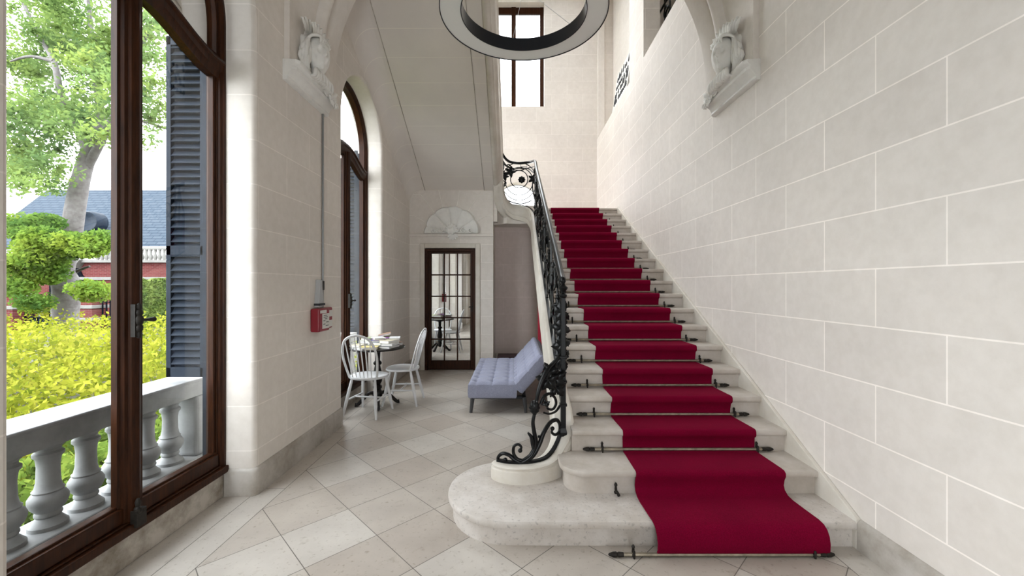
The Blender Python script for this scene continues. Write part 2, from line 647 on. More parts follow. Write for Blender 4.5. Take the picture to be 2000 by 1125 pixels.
def leaves_mesh(name, centers, size, mat, parent, world=True, jitter=0.5, flat=0.0):
    """centers (n,3): one bent leaf (2 triangles) each"""
    n = len(centers)
    c = np.asarray(centers, float)
    d1 = np.random.normal(size=(n, 3))
    d1[:, 2] *= (1 - flat)
    d1 /= np.linalg.norm(d1, axis=1)[:, None]
    d2 = np.random.normal(size=(n, 3))
    d2 -= (d2 * d1).sum(1)[:, None] * d1
    d2 /= np.linalg.norm(d2, axis=1)[:, None]
    sz = size * (1 + jitter * (np.random.rand(n, 1) - 0.5))
    a = c - d1 * sz
    b = c + d2 * sz * 0.55
    e = c + d1 * sz
    f = c - d2 * sz * 0.55
    vs = np.stack([a, b, e, f], 1).reshape(-1, 3)
    if world and parent is not None:
        vs = vs - np.array(parent.location)
    me = bpy.data.meshes.new(name)
    me.vertices.add(4 * n)
    me.vertices.foreach_set('co', vs.astype(np.float32).ravel())
    me.loops.add(4 * n)
    me.loops.foreach_set('vertex_index', np.arange(4 * n, dtype=np.int32))
    me.polygons.add(n)
    me.polygons.foreach_set('loop_start', np.arange(0, 4 * n, 4, dtype=np.int32))
    me.update(calc_edges=True)
    me.materials.append(mat)
    o = bpy.data.objects.new(name, me)
    COL.objects.link(o)
    o.parent = parent
    return o


# ------------------------------------------------------------------ dimensions
XL, XR = -1.855, 1.975       # left and right wall faces
YD = 7.26                    # wall with the mirrored door
YB = 9.75                    # far wall of the landing
Y1, TR, RI = 2.315, 0.300, 0.156   # first nosing, tread, riser
ZTOP = 9.1
ZC = 5.5                     # ceiling of the near bay
WINS = [(2.22, 0.735, 3.35), (5.086, 0.705, 3.35), (-0.65, 0.72, 3.35)]
XF = -2.07                   # inner plane of the window frames
XO = -2.19                   # outer face of the left wall


def nos(y):
    return 0.52 * y - 1.0478


def sof(y):
    return 3.19 + 0.52 * (YD - y)


def arch_path(c, w, zs, z0=0.0, n=28, nz=1):
    p = [(c + w, z0 + (zs - z0) * i / nz) for i in range(nz)]
    for i in range(n + 1):
        a = PI * i / n
        p.append((c + w * math.cos(a), zs + w * math.sin(a)))
    p += [(c - w, zs - (zs - z0) * (i + 1) / nz) for i in range(nz)]
    return p


# ------------------------------------------------------------------ setting
mb = MB()
mb.quad((-2.1, -3, 0), (2.4, -3, 0), (2.4, 10.0, 0), (-2.1, 10.0, 0))
structure('floor', mb, M['floor'], smooth=0)

# left wall with three arched openings
mb = MB()
bays = [(0.85, 3.67), (3.67, 8.4), (-3.0, 0.85)]
for (c, w, zs), (b0, b1) in zip(WINS, bays):
    secs = []
    for x, dw in ((XL, 0.0), (XL - 0.006, -0.013), (XL - 0.016, -0.023), (XL - 0.03, -0.03), (XF, -0.032), (XF, -0.05), (XO, -0.05)):
        secs.append([(x, y, z) for y, z in arch_path(c, w + dw, zs)])
    mb.loft(secs, closed=False, cap=False)
    for x, ww in ((XL, w), (XO, w - 0.05)):
        pth = arch_path(c, ww, zs)
        mb.quad((x, c + ww, 0), (x, b1, 0), (x, b1, zs), (x, c + ww, zs))
        mb.quad((x, c + ww, zs), (x, b1, zs), (x, b1, ZTOP), (x, c + ww, ZTOP))
        mb.quad((x, b0, 0), (x, c - ww, 0), (x, c - ww, zs), (x, b0, zs))
        mb.quad((x, b0, zs), (x, c - ww, zs), (x, c - ww, ZTOP), (x, b0, ZTOP))
        ar = pth[1:-1]
        for (ya, za), (yb, zb) in zip(ar[:-1], ar[1:]):
            mb.quad((x, ya, za), (x, ya, ZTOP), (x, yb, ZTOP), (x, yb, zb))
structure('wall_left', mb, M['stone_left'], smooth=35)

# right wall, with gallery openings above
mb = MB()
mb.box(XR, 2.7, -3, 4.12, 0, ZC)
mb.box(XR, 2.7, 4.12, YB, 0, 4.98)
mb.box(XR, 2.226, 6.24, 7.0, 4.98, ZTOP)
mb.box(XR, 2.226, 4.12, 4.35, 4.98, ZTOP)
structure('wall_right', mb, M['stone'], smooth=0)
mb = MB()
mb.box(2.36, 2.7, 7.0, YB, 4.98, ZTOP)
mb.box(2.226, 2.7, 6.6, 7.0, 4.98, ZTOP)
mb.box(2.62, 2.8, 4.12, 6.6, 4.98, ZTOP)
structure('wall_gallery', mb, M['stone_far'], smooth=0)
mb = MB()
mb.box(1.985, 2.15, 9.70, YB, 4.98, ZTOP)
structure('trim_1', mb, M['stone_plain'], smooth=0, bevel=0.01)

# far wall of the landing: tall window and low arched window
mb = MB()
hx0, hx1, hz0, hz1 = -0.745, 0.72, 5.77, 8.26
ax, aw, az0, azs, atop = 0.07, 0.50, 3.05, 3.52, 3.965
yb0, yb1 = YB, YB + 0.30
mb.box(-2.0, hx0, yb0, yb1, 4.98, ZTOP)
mb.box(hx1, 2.75, yb0, yb1, 4.98, ZTOP)
mb.box(hx0, hx1, yb0, yb1, hz1, ZTOP)
mb.box(hx0, hx1, yb0, yb1, 4.98, hz0)
mb.box(-2.0, ax - aw, yb0, yb1, 0, 4.98)
mb.box(ax + aw, 2.75, yb0, yb1, 0, 4.98)
mb.box(ax - aw, ax + aw, yb0, yb1, 0, az0)
aa = [(ax + aw * math.cos(PI * i / 24), azs + (atop - azs) * math.sin(PI * i / 24)) for i in range(25)]
for (xa, za), (xb, zb) in zip(aa[:-1], aa[1:]):
    mb.quad((xa, yb0, za), (xb, yb0, zb), (xb, yb0, 4.98), (xa, yb0, 4.98))
    mb.quad((xa, yb0, za), (xb, yb0, zb), (xb, yb1, zb), (xa, yb1, za))
structure('wall_back', mb, M['stone_far'], smooth=0)

# wall with the mirrored door, and the wall under the landing
mb = MB()
DX0, DX1, DZ = -1.585, -0.685, 2.165
mb.box(-2.2, DX0, YD, YD + 0.12, 0, 3.6)
mb.box(DX1, -0.37, YD, YD + 0.12, 0, 3.45)
mb.box(DX0, DX1, YD, YD + 0.12, DZ, 3.6)
mb.box(DX0 - 0.02, DX1 + 0.02, YD + 0.1, YD + 0.12, 0, DZ)
mb.box(-0.47, -0.37, YD + 0.12, 8.0, 0, 2.9)
mb.box(-0.372, -0.30, YD + 0.02, 7.52, 2.64, 3.6)
structure('wall_door', mb, M['stone_left'], smooth=0)
mb = MB()
mb.box(-1.86, -0.371, YD - 0.003, YD + 0.01, 2.42, 3.4)
structure('wall_panel', mb, M['stone_plain'], smooth=0)
mb = MB()
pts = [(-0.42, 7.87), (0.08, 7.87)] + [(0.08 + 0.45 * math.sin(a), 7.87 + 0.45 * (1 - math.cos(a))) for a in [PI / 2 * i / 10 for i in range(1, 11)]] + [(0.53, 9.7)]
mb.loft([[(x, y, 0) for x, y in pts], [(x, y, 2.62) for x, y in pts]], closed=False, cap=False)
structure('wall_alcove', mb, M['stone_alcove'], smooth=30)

# wall behind the camera
mb = MB()
mb.box(-2.2, -0.9, -3.2, -3, 0, ZC)
mb.box(0.9, 2.4, -3.2, -3, 0, ZC)
mb.box(-0.9, 0.9, -3.2, -3, 2.7, ZC)  # gap below left for the added glazed doors
structure('wall_front', mb, M['stone'], smooth=0)

# ceilings
mb = MB()
mb.box(-2.2, 2.7, -3.2, 4.12, ZC, ZC + 0.2)
mb.box(-2.2, 2.7, 3.9, 4.12, ZC, ZTOP)
structure('ceiling', mb, M['plaster'], smooth=0)
mb = MB()
SKX0, SKX1, SKY0, SKY1 = -0.1, 1.7, 4.9, 9.2  # hole left for the added skylight
mb.box(-2.2, SKX0, 4.0, YB + .3, ZTOP, ZTOP + 0.2)
mb.box(SKX1, 2.8, 4.0, YB + .3, ZTOP, ZTOP + 0.2)
mb.box(SKX0, SKX1, 4.0, SKY0, ZTOP, ZTOP + 0.2)
mb.box(SKX0, SKX1, SKY1, YB + .3, ZTOP, ZTOP + 0.2)
structure('ceiling', mb, M['plaster'], smooth=0)

# transverse arch across the hall, springing from the corbels
mb = MB()
prof = [(4.12, -0.7, 3.5), (4.12, 0.045, 3.5), (3.85, 0.045, 3.5), (3.835, 0.028, 3.5), (3.82, 0.045, 3.5), (3.80, 0.075, 3.52),
        (3.78, 0.092, 3.53), (3.755, 0.098, 3.54), (3.73, 0.09, 3.55), (3.71, 0.07, 3.56), (3.70, 0.03, 3.58), (3.66, 0.03, 3.60), (3.64, 0.038, 3.63), (3.56, 0.028, 3.70), (3.46, 0.026, 3.80), (3.38, 0.032, 3.88),
        (3.30, 0.045, 4.0), (3.30, -0.7, 4.0)]
cxm, R0 = (XL + XR) / 2, (XR - XL) / 2
rings = []
params = [('leg', 0.0), ('leg', 1.0)] + [('arc', PI * i / 60) for i in range(1, 60)] + [('leg2', 1.0), ('leg2', 0.0)]
for kind, t in params:
    ring = []
    for (y, dr, zs) in prof:
        r = R0 - dr
        if kind == 'leg':
            ring.append((cxm + r, y, 3.305 + (zs - 3.305) * t))
        elif kind == 'leg2':
            ring.append((cxm - r, y, 3.305 + (zs - 3.305) * t))
        else:
            ring.append((cxm + r * math.cos(t), y, zs + r * math.sin(t)))
    rings.append(ring)
mb.loft(rings)
structure('trim_2', mb, M['stone_plain'], smooth=50)

# upper flight: soffit slab with its moulded outer string, rising towards the camera
mb = MB()
ya, yb_ = YD + 0.02, 4.05
poly = [(ya, sof(ya)), (yb_, sof(yb_)), (yb_, sof(yb_) + 0.35), (ya, sof(ya) + 0.35)]
mb.prism(poly, XL, -0.36, 'X')
# cove where the soffit meets the left wall
cv = []
for y in (YD + 0.02, 4.05):
    z = sof(y)
    cv.append([(XL, y, z + 0.02)] + [(XL + 0.001 + 0.22 - 0.22 * math.cos(a), y, z - 0.22 * 1.13 + 0.22 * 1.13 * math.sin(a)) for a in [PI / 2 * i / 8 for i in range(9)]])
mb.loft(cv)
# grooved frame line on the soffit
mb.prism([(ya, sof(ya) - 0.008), (yb_, sof(yb_) - 0.008), (yb_, sof(yb_) + 0.01), (ya, sof(ya) + 0.01)], -0.52, -0.36, 'X')
us = root('upper_stair_flight', (-1.1, YD, 3.19), label='underside of the upper stair flight sloping over the sofa and mirrored door', cat='staircase')
build('soffit', mb, M['soffit'], us, smooth=40, world=True)
mb = MB()
pr = [(-0.36, 0.0), (-0.345, -0.022), (-0.315, -0.03), (-0.29, -0.022), (-0.28, -0.005), (-0.262, 0.0), (-0.25, 0.03), (-0.225, 0.045), (-0.21, 0.06), (-0.205, 0.10), (-0.21, 0.14), (-0.21, 0.52), (-0.19, 0.55), (-0.21, 0.58), (-0.36, 0.58)]
mb.loft([[(x, y, sof(y) + dz) for x, dz in pr] for y in (7.12, 6, 5, 4.05)])
_tz = [(0, 2.36), (20, 2.50), (45, 2.62), (75, 2.665), (105, 2.695), (130, 2.76), (150, 2.86), (165, 3.0), (174, 3.14), (180, sof(7.12))]
for ph in range(178, -1, -4):
    zb_ = float(np.interp(ph, [t[0] for t in _tz], [t[1] for t in _tz]))
    ca, sa = math.cos(math.radians(ph)), math.sin(math.radians(ph))
    mb.v += []
    if ph == 178:
        _r = []
        _r.append([(x, 7.12, sof(7.12) + dz) for x, dz in pr])
    _r.append([(0.045 + (0.255 - 0.21 - x) * ca, 7.10 + (0.255 - 0.21 - x) * sa, zb_ + min(dz, 0.26)) for x, dz in pr])
mb.loft(_r)
build('outer_string', mb, M['curb'], us, smooth=50, world=True)
mb = MB()
mb.tube([(-1.58, yy, sof(yy) - 0.001) for yy in (YD, 6.5, 5.5, 4.2)], 0.006, 5)
mb.tube([(-0.53, yy, sof(yy) - 0.001) for yy in (YD, 6.5, 5.5, 4.2)], 0.005, 5)
build('soffit_groove', mb, M['sill'], us, world=True)

# landing slab (behind the well)
mb = MB()
well = [(0.045 + 0.315 * math.cos(a), 7.1 + 0.315 * math.sin(a)) for a in [PI * i / 16 for i in range(17)]]
poly = [(1.96, 7.80), (1.96, YB), (-1.9, YB), (-1.9, 7.50), (-0.30, 7.50)] + well[::-1][5:12] + [(0.40, 7.42), (0.40, 7.80)]
mb.prism(poly, 2.62, 2.95, 'Z')
ld = structure('landing', mb, M['stone_plain'], smooth=30)

# ---------------------------- mouldings, plinths
mb = MB()


def plinth(mb, path, h, t, closed=False):
    """swept plinth along a plan path; left-hand side of the path is the wall"""
    rings = []
    P = [Vector((p[0], p[1])) for p in path]
    for i, p in enumerate(P):
        d0 = (P[i] - P[i - 1]).normalized() if i > 0 else None
        d1 = (P[i + 1] - P[i]).normalized() if i < len(P) - 1 else None
        d = ((d0 or d1) + (d1 or d0)).normalized()
        nr = Vector((d.y, -d.x))
        k = 1.0 / max(0.5, nr.dot(Vector(((d1 or d0).y, -(d1 or d0).x))))
        def q(o, z):
            return (p.x + nr.x * o * k, p.y + nr.y * o * k, z)
        rings.append([q(-0.02, 0), q(t, 0), q(t, h - 0.03), q(t * 0.8, h - 0.015), q(t * 0.35, h - 0.003), q(0, h), q(-0.02, h)])
    mb.loft(rings)


def arc(cx, cy, r, a0, a1, n=6):
    return [(cx + r * math.cos(math.radians(a0 + (a1 - a0) * i / n)), cy + r * math.sin(math.radians(a0 + (a1 - a0) * i / n))) for i in range(n + 1)]


# pier between the windows: path goes with the room on the right-hand side
e1 = WINS[0][0] + WINS[0][1]
e2 = WINS[1][0] - WINS[1][1]
e3 = WINS[1][0] + WINS[1][1]
e0 = WINS[0][0] - WINS[0][1]
plinth(mb, [(-2.06, e1 - 0.03), (XL - 0.035, e1 - 0.03)] + arc(XL - 0.03, e1, 0.03, -90, 0)[1:] + [(XL, e2)] + arc(XL - 0.03, e2, 0.03, 0, 90)[1:] + [(-2.06, e2 + 0.03)], 0.195, 0.02)
mb2 = MB()
plinth(mb2, [(-2.06, e3 - 0.03), (XL - 0.035, e3 - 0.03)] + arc(XL - 0.03, e3, 0.03, -90, 0)[1:] + [(XL, YD)], 0.195, 0.02)
mb3 = MB()
e4 = WINS[2][0] + WINS[2][1]
plinth(mb3, [(-2.06, e4 - 0.03), (XL - 0.035, e4 - 0.03)] + arc(XL - 0.03, e4, 0.03, -90, 0)[1:] + [(XL, e0)] + arc(XL - 0.03, e0, 0.03, 0, 90)[1:] + [(-2.06, e0 + 0.03)], 0.195, 0.02)
for k, m_ in enumerate((mb, mb2, mb3)):
    structure('baseboard_left', m_, M['base'], smooth=40)
mb = MB()
plinth(mb, [(XL, YD), (-1.68, YD)], 0.195, 0.018)
plinth(mb, [(-0.60, YD), (-0.37, YD), (-0.37, 7.87), (0.1, 7.87)], 0.195, 0.018)
structure('baseboard_back', mb, M['base'], smooth=40)
mb = MB()
plinth(mb, [(XR, 2.36), (XR, -3)], 0.17, 0.028)
structure('baseboard_right', mb, M['base'], smooth=40)
# sills under the windows
for k, (c, w, zs) in enumerate(WINS):
    mb = MB()
    mb.box(-2.2, -2.066, c - w, c + w, 0, 0.176)
    structure('window_sill', mb, M['sill'], smooth=0, bevel=0.006)

# cornice over the mirrored door, voussoir lines and architrave
mb = MB()
zc0 = 2.34
mb.loft([[(x, YD + 0.01, zc0), (x, YD - 0.012, zc0), (x, YD - 0.012, zc0 + 0.02), (x, YD - 0.03, zc0 + 0.035), (x, YD - 0.035, zc0 + 0.075), (x, YD + 0.01, zc0 + 0.085)] for x in (XL, -0.368)])
structure('trim_3', mb, M['stone_plain'], smooth=30)
mb = MB()
for a, b_ in (((DX0 - 0.085, 0.0), (DX0, DZ)), ((DX1, 0.0), (DX1 + 0.085, DZ))):
    mb.box(a[0], b_[0], YD - 0.022, YD + 0.05, 0, DZ + 0.085)
mb.box(DX0, DX1, YD - 0.022, YD + 0.05, DZ, DZ + 0.085)
structure('trim_4', mb, M['curb'], smooth=0, bevel=0.01)
# raised pale joints of the fan of voussoirs round the shell
mb = MB()
sx = 1.0
shc = (-1.10, 2.43)


def dpt(px, py, y=YD):
    return ((px - 1004) * y / 799.0, y, 1.5 + (558 - py) * y / 799.0)


for a, b_ in (((822, 380), (848, 414)), ((856, 368), (865, 406)), ((898, 368), (892, 406)), ((934, 381), (913, 415)),
              ((797, 380), (822, 380)), ((934, 381), (962, 381)), ((798, 421), (808, 421)), ((808, 421), (829, 433)), ((929, 433), (950, 421)), ((950, 421), (962, 421))):
    A, B = Vector(dpt(*a)), Vector(dpt(*b_))
    mb.tube([A + Vector((0, -0.003, 0)), B + Vector((0, -0.003, 0))], 0.004, 4)
structure('trim_5', mb, M['mortar'], smooth=0)
mb = MB()
arcp = [dpt(803, 368), dpt(812, 371), dpt(822, 380), dpt(840, 371), dpt(860, 366.5), dpt(878, 366), dpt(898, 367), dpt(917, 371.5), dpt(934, 381), dpt(942, 371), dpt(950, 367)]
mb.tube(sm(arcp[:3], 5) + sm(arcp[2:9], 5)[1:] + sm(arcp[8:], 5)[1:], 0.006, 6)
structure('trim_6', mb, M['stone_plain'])


# ---------------------------- arched windows in the left wall
def win_frame(idx, c, w, zs, lower=True):
    wo = w - 0.032
    rt = root('window_%d' % idx, (XF, c, 0.17), kind='structure')
    mb = MB()
    rings = []
    prof = [(XF + 0.012, wo), (XF + 0.012, wo - 0.018), (XF + 0.002, wo - 0.022), (XF - 0.004, wo - 0.036), (XF - 0.018, wo - 0.04), (XF - 0.02, wo - 0.052), (XF - 0.09, wo - 0.052), (XF - 0.09, wo)]
    for i, (yy, zz) in enumerate(arch_path(0, 1, 0, 0, n=36)):
        pass
    path = []
    n = 36
    sections = [(1.0, 0.0, 0.174), (1.0, 0.0, zs)] + [(math.cos(PI * i / n), math.sin(PI * i / n), zs) for i in range(1, n)] + [(-1.0, 0.0, zs), (-1.0, 0.0, 0.174)]
    for cy, sz, zb in sections:
        rings.append([(x, c + r * cy, zb + r * sz) for x, r in prof])
    mb.loft(rings)
    build('window_frame', mb, M['wood'], rt, smooth=30, world=True)
    mb = MB()
    mb.box(XF - 0.09, XF + 0.035, c - wo, c + wo, 0.174, 0.222)
    mb.box(XF - 0.075, XF + 0.012, c - wo + 0.05, c + wo - 0.05, 0.222, 0.236)
    mb.box(XF - 0.075, XF - 0.004, c - wo + 0.05, c + wo - 0.05, 0.236, 0.318)
    mb.box(XF - 0.07, XF - 0.022, c - wo + 0.05, c + wo - 0.05, 0.31, 0.332)
    build('bottom_rail', mb, M['wood'], rt, smooth=0, bevel=0.006, world=True)
    # transom with the ogee shape
    mb = MB()
    rings = []
    for i in range(41):
        t = -1 + 2 * i / 40
        y = c + t * (wo - 0.01)
        u = min(1.0, max(0.0, (abs(t) - 0.12) / 0.80))
        ss = u * u * (3 - 2 * u)
        zt = 3.275 - 0.15 * ss
        dz = 0.165
        rings.append([(XF - 0.07, y, zt), (XF - 0.012, y, zt), (XF, y, zt - 0.02), (XF + 0.014, y, zt - 0.035), (XF + 0.02, y, zt - 0.055), (XF + 0.005, y, zt - 0.07),
                      (XF + 0.004, y, zt - 0.11), (XF - 0.008, y, zt - 0.13), (XF - 0.012, y, zt - dz), (XF - 0.07, y, zt - dz)])
    mb.loft(rings)
    build('transom', mb, M['wood'], rt, smooth=30, world=True)
    mb = MB()
    mp = [(XF - 0.052, -0.072), (XF - 0.02, -0.072), (XF - 0.016, -0.058), (XF + 0.0, -0.052), (XF + 0.004, -0.036), (XF + 0.018, -0.030), (XF + 0.028, -0.012), (XF + 0.030, 0.004),
          (XF + 0.022, 0.018), (XF + 0.008, 0.026), (XF + 0.004, 0.05), (XF - 0.01, 0.056), (XF - 0.02, 0.072), (XF - 0.052, 0.072)]
    mb.loft([[(x, c + 0.005 + y, z) for x, y in mp] for z in (0.222, 3.16)])
    build('mullion', mb, M['wood'], rt, smooth=30, world=True)
    mb = MB()
    for s in (-1, 1):
        yo = c + s * (wo - 0.052)
        yi = c + s * (wo - 0.072)
        mb.box(XF - 0.07, XF - 0.026, min(yo, yi), max(yo, yi), 0.3, 3.1)
    build('casement_stile', mb, M['wood'], rt, smooth=0, bevel=0.004, world=True)
    mb = MB()
    for s in (-1, 1):
        ya_, yb2_ = sorted((c + s * (w - 0.052), c + s * (w - 0.066)))
        mb.box(XO - 0.01, XF - 0.088, ya_, yb2_, 0.21, zs)
    build('outer_lining', mb, M['shutter'], rt, smooth=0, world=True)
    # panes
    for s in (-1, 1):
        mb = MB()
        a, b_ = sorted((c + s * 0.06, c + s * (wo - 0.06)))
        mb.quad((XF - 0.045, a, 0.32), (XF - 0.045, b_, 0.32), (XF - 0.045, b_, 3.12), (XF - 0.045, a, 3.12))
        build('pane', mb, M['glass'], rt, smooth=0, world=True)
    mb = MB()
    r = wo - 0.05
    pts = [(XF - 0.05, c + r, 3.1)] + [(XF - 0.05, c + r * math.cos(PI * i / 30), zs + r * math.sin(PI * i / 30)) for i in range(31)] + [(XF - 0.05, c - r, 3.1)]
    mb.quad(*pts)
    build('pane', mb, M['glass'], rt, smooth=0, world=True)
    # cremone bolt
    mb = MB()
    cx, cy = XF + 0.045, c - 0.012
    mb.lathe([(0.001, -0.095), (0.010, -0.09), (0.013, -0.07), (0.011, -0.06), (0.018, -0.05), (0.019, -0.03), (0.013, -0.022), (0.020, -0.01), (0.021, 0.015), (0.014, 0.03),
              (0.019, 0.04), (0.017, 0.055), (0.010, 0.062), (0.014, 0.075), (0.010, 0.09), (0.001, 0.098)], (cx, cy, 1.31), 14)
    mb.box(XF + 0.02, cx, cy - 0.022, cy + 0.022, 1.225, 1.40)
    mb.tube([(cx, cy, 1.315), (cx + 0.02, cy + 0.03, 1.315), (cx + 0.028, cy + 0.05, 1.315)], [0.007, 0.008, 0.013], 8)
    mb.ball((cx + 0.03, cy + 0.056, 1.315), (0.014, 0.014, 0.014), 10, 6)
    build('window_latch', mb, M['bronze'], rt, world=True)
    mb = MB()
    mb.box(XF + 0.015, XF + 0.05, c - 0.03, c + 0.03, 0.2, 0.29)
    mb.lathe([(0.012, 0.27), (0.018, 0.28), (0.018, 0.3), (0.010, 0.31), (0.014, 0.33), (0.008, 0.35), (0.001, 0.355)], (cx - 0.005, cy, 0), 12)
    build('bolt_keeper', mb, M['bronze'], rt, world=True, bevel=0.003)
    return rt


for i, (c, w, zs) in enumerate(WINS):
    win_frame(i + 1, c, w, zs)
    portal('sky_portal', (XO - 0.02, c, 2.1), (1, 0, 0), 1.5, 4.0).scale = (1, 1, 1)

# far tall window
rt = root('window_4', (0, YB + 0.2, hz0), kind='structure')
mb = MB()
yw0, yw1 = YB + 0.18, YB + 0.25
mb.box(hx0, hx0 + 0.09, yw0, yw1, hz0, hz1)
mb.box(hx1 - 0.09, hx1, yw0, yw1, hz0, hz1)
mb.box(hx0 + 0.088, hx1 - 0.088, yw0 + 0.004, yw1, hz1 - 0.16, hz1)
mb.box(hx0 + 0.088, hx1 - 0.088, yw0 + 0.004, yw1, hz0, hz0 + 0.07)
mb.box(-0.065, 0.045, yw0 - 0.01, yw1, hz0, hz1)
build('window_frame', mb, M['wood'], rt, smooth=0, bevel=0.008, world=True)
for a, b_ in ((hx0 + .09, -0.065), (0.045, hx1 - .09)):
    mb = MB()
    mb.quad((a, yw1 - 0.03, hz0 + .07), (b_, yw1 - 0.03, hz0 + .07), (b_, yw1 - 0.03, hz1 - .16), (a, yw1 - 0.03, hz1 - .16))
    build('pane', mb, M['glass'], rt, smooth=0, world=True)
portal('sky_portal', (0, YB + 0.32, 7.0), (0, -1, 0), 1.4, 2.4)
# low arched window beside the landing
rt = root('window_5', (ax, YB + 0.2, az0), kind='structure')
mb = MB()
a2 = [(ax + aw * 1.0 * math.cos(PI * i / 24), azs + (atop - azs) * math.sin(PI * i / 24)) for i in range(25)]
mb.tube([(x, YB + 0.26, z) for x, z in a2], 0.02, 6)
build('window_frame', mb, M['white'], rt, world=True)
mb = MB()
mb.quad(*([(ax + aw, YB + 0.24, az0)] + [(x, YB + 0.24, z) for x, z in a2] + [(ax - aw, YB + 0.24, az0)]))
build('pane', mb, M['glass'], rt, smooth=0, world=True)
portal('sky_portal', (ax, YB + 0.32, 3.5), (0, -1, 0), 1.0, 1.0)
# made-up skylight, added over the stairwell to light the treads
rt = root('window_6', ((SKX0 + SKX1) / 2, (SKY0 + SKY1) / 2, ZTOP), kind='structure')
mb = MB()
for i in range(6):
    y = SKY0 + (SKY1 - SKY0) * i / 5
    mb.box(SKX0, SKX1, y - 0.02, y + 0.02, ZTOP + 0.06, ZTOP + 0.12)
mb.box(SKX0, SKX0 + .04, SKY0, SKY1, ZTOP + 0.06, ZTOP + 0.12)
mb.box(SKX1 - .04, SKX1, SKY0, SKY1, ZTOP + 0.06, ZTOP + 0.12)
build('window_frame', mb, M['grey_metal'], rt, smooth=0, world=True)
mb = MB()
mb.quad((SKX0, SKY0, ZTOP + 0.1), (SKX1, SKY0, ZTOP + 0.1), (SKX1, SKY1, ZTOP + 0.1), (SKX0, SKY1, ZTOP + 0.1))
build('pane', mb, M['glass'], rt, smooth=0, world=True)
portal('sky_portal', ((SKX0 + SKX1) / 2, (SKY0 + SKY1) / 2, ZTOP + 0.22), (0, 0, -1), SKX1 - SKX0, SKY1 - SKY0)
# unseen glazed doors added behind the camera to light soffit and door wall
rt = root('added_glazed_doors', (0, -3.1, 0), kind='structure')
mb = MB()
for x in (-0.9, -0.09, 0.01, 0.82):
    mb.box(x, x + 0.08, -3.14, -3.08, 0, 2.7)
for z in (0, 2.62):
    mb.box(-0.9, 0.9, -3.135, -3.085, z, z + 0.08)
build('door_frame', mb, M['wood'], rt, smooth=0, world=True)
mb = MB()
mb.quad((-0.9, -3.11, 0), (0.9, -3.11, 0), (0.9, -3.11, 2.7), (-0.9, -3.11, 2.7))
build('pane', mb, M['glass'], rt, smooth=0, world=True)
portal('sky_portal', (0, -3.25, 1.35), (0, 1, 0), 1.8, 2.7)

# ---------------------------- mirrored door
rt = root('door_1', (-1.135, YD, 0), kind='structure')
fx0, fx1, fz = -1.563, -0.70, 2.147
yd0 = YD + 0.02
mb = MB()
mb.box(fx0 - 0.02, fx0 + 0.03, YD - 0.005, YD + 0.09, 0, fz + 0.012)
mb.box(fx1 - 0.03, fx1 + 0.012, YD - 0.005, YD + 0.09, 0, fz + 0.012)
mb.box(fx0 + 0.028, fx1 - 0.028, YD - 0.003, YD + 0.09, fz - 0.035, fz + 0.012)
build('door_frame', mb, M['wood'], rt, smooth=0, bevel=0.005, world=True)
gx0, gx1, gz0, gz1 = -1.475, -0.775, 0.165, 2.075
mb = MB()
mb.box(fx0 + 0.03, gx0, yd0, YD + 0.07, 0.01, fz - 0.035)
mb.box(gx1, fx1 - 0.03, yd0, YD + 0.07, 0.01, fz - 0.035)
mb.box(gx0, gx1, yd0, YD + 0.07, gz1, fz - 0.035)
mb.box(gx0, gx1, yd0, YD + 0.07, 0.01, gz0)
build('door_leaf', mb, M['wood'], rt, smooth=0, bevel=0.006, world=True)
mb = MB()
for i in (1, 2):
    x = gx0 + (gx1 - gx0) * i / 3
    mb.box(x - 0.012, x + 0.012, yd0 + 0.004, YD + 0.06, gz0, gz1)
for i in range(1, 5):
    z = gz0 + (gz1 - gz0) * i / 5
    mb.box(gx0, gx1, yd0 + 0.004, YD + 0.06, z - 0.012, z + 0.012)
build('glazing_bar', mb, M['wood'], rt, smooth=0, bevel=0.003, world=True)
for i in range(3):
    for j in range(5):
        x0 = gx0 + (gx1 - gx0) * i / 3 + 0.008
        z0 = gz0 + (gz1 - gz0) * j / 5 + 0.008
        mb = MB()
        mb.box(x0, x0 + (gx1 - gx0) / 3 - 0.016, YD + 0.04, YD + 0.046, z0, z0 + (gz1 - gz0) / 5 - 0.016)
        build('mirror_pane', mb, M['mirror'], rt, smooth=0, world=True)
mb = MB()
mb.box(-0.742, -0.718, YD + 0.006, YD + 0.022, 1.04, 1.20)
mb.tube([(-0.73, YD + 0.01, 1.13), (-0.73, YD - 0.035, 1.13), (-0.76, YD - 0.04, 1.128), (-0.80, YD - 0.035, 1.12)], 0.008, 8)
build('door_handle', mb, M['bronze'], rt, world=True, bevel=0.002)

# ------------------------------------------------------------------ staircase
st = root('stone_staircase', (1.2, Y1, 0), label='grand pale stone staircase climbing along the right wall', cat='staircase')


def step_plan(k, d):
    """outline of step k inset by d"""
    yf = Y1 + (k - 1) * TR
    if k == 1:
        cx_, cy_, r = -0.03, 2.735, 0.405
        pts = [(1.945, yf + 0.005 + d * 1.0)]
        for i in range(19):
            a = math.radians(-90 - i * 10)
            rr = r - d
            pts.append((cx_ + rr * math.cos(a) * 1.0, cy_ + rr * math.sin(a) * (1.0 if a > 0 else 1.0)))
        pts.append((0.25, cy_ + r - d - 0.03))
        pts.append((0.5, 2.98))
        pts.append((1.945, 2.98))
        return pts
    if k == 2:
        pts = [(1.945, yf + d)]
        cx_, r = 0.47, 0.165
        cy_ = yf + r
        for i in range(10):
            a = math.radians(-90 - i * 10)
            pts.append((cx_ + (r - d) * math.cos(a), cy_ + (r - d) * math.sin(a)))
        pts.append((cx_ - r + d, yf + 0.33))
        pts.append((0.5, 3.28))
        pts.append((1.945, 3.28))
        return pts


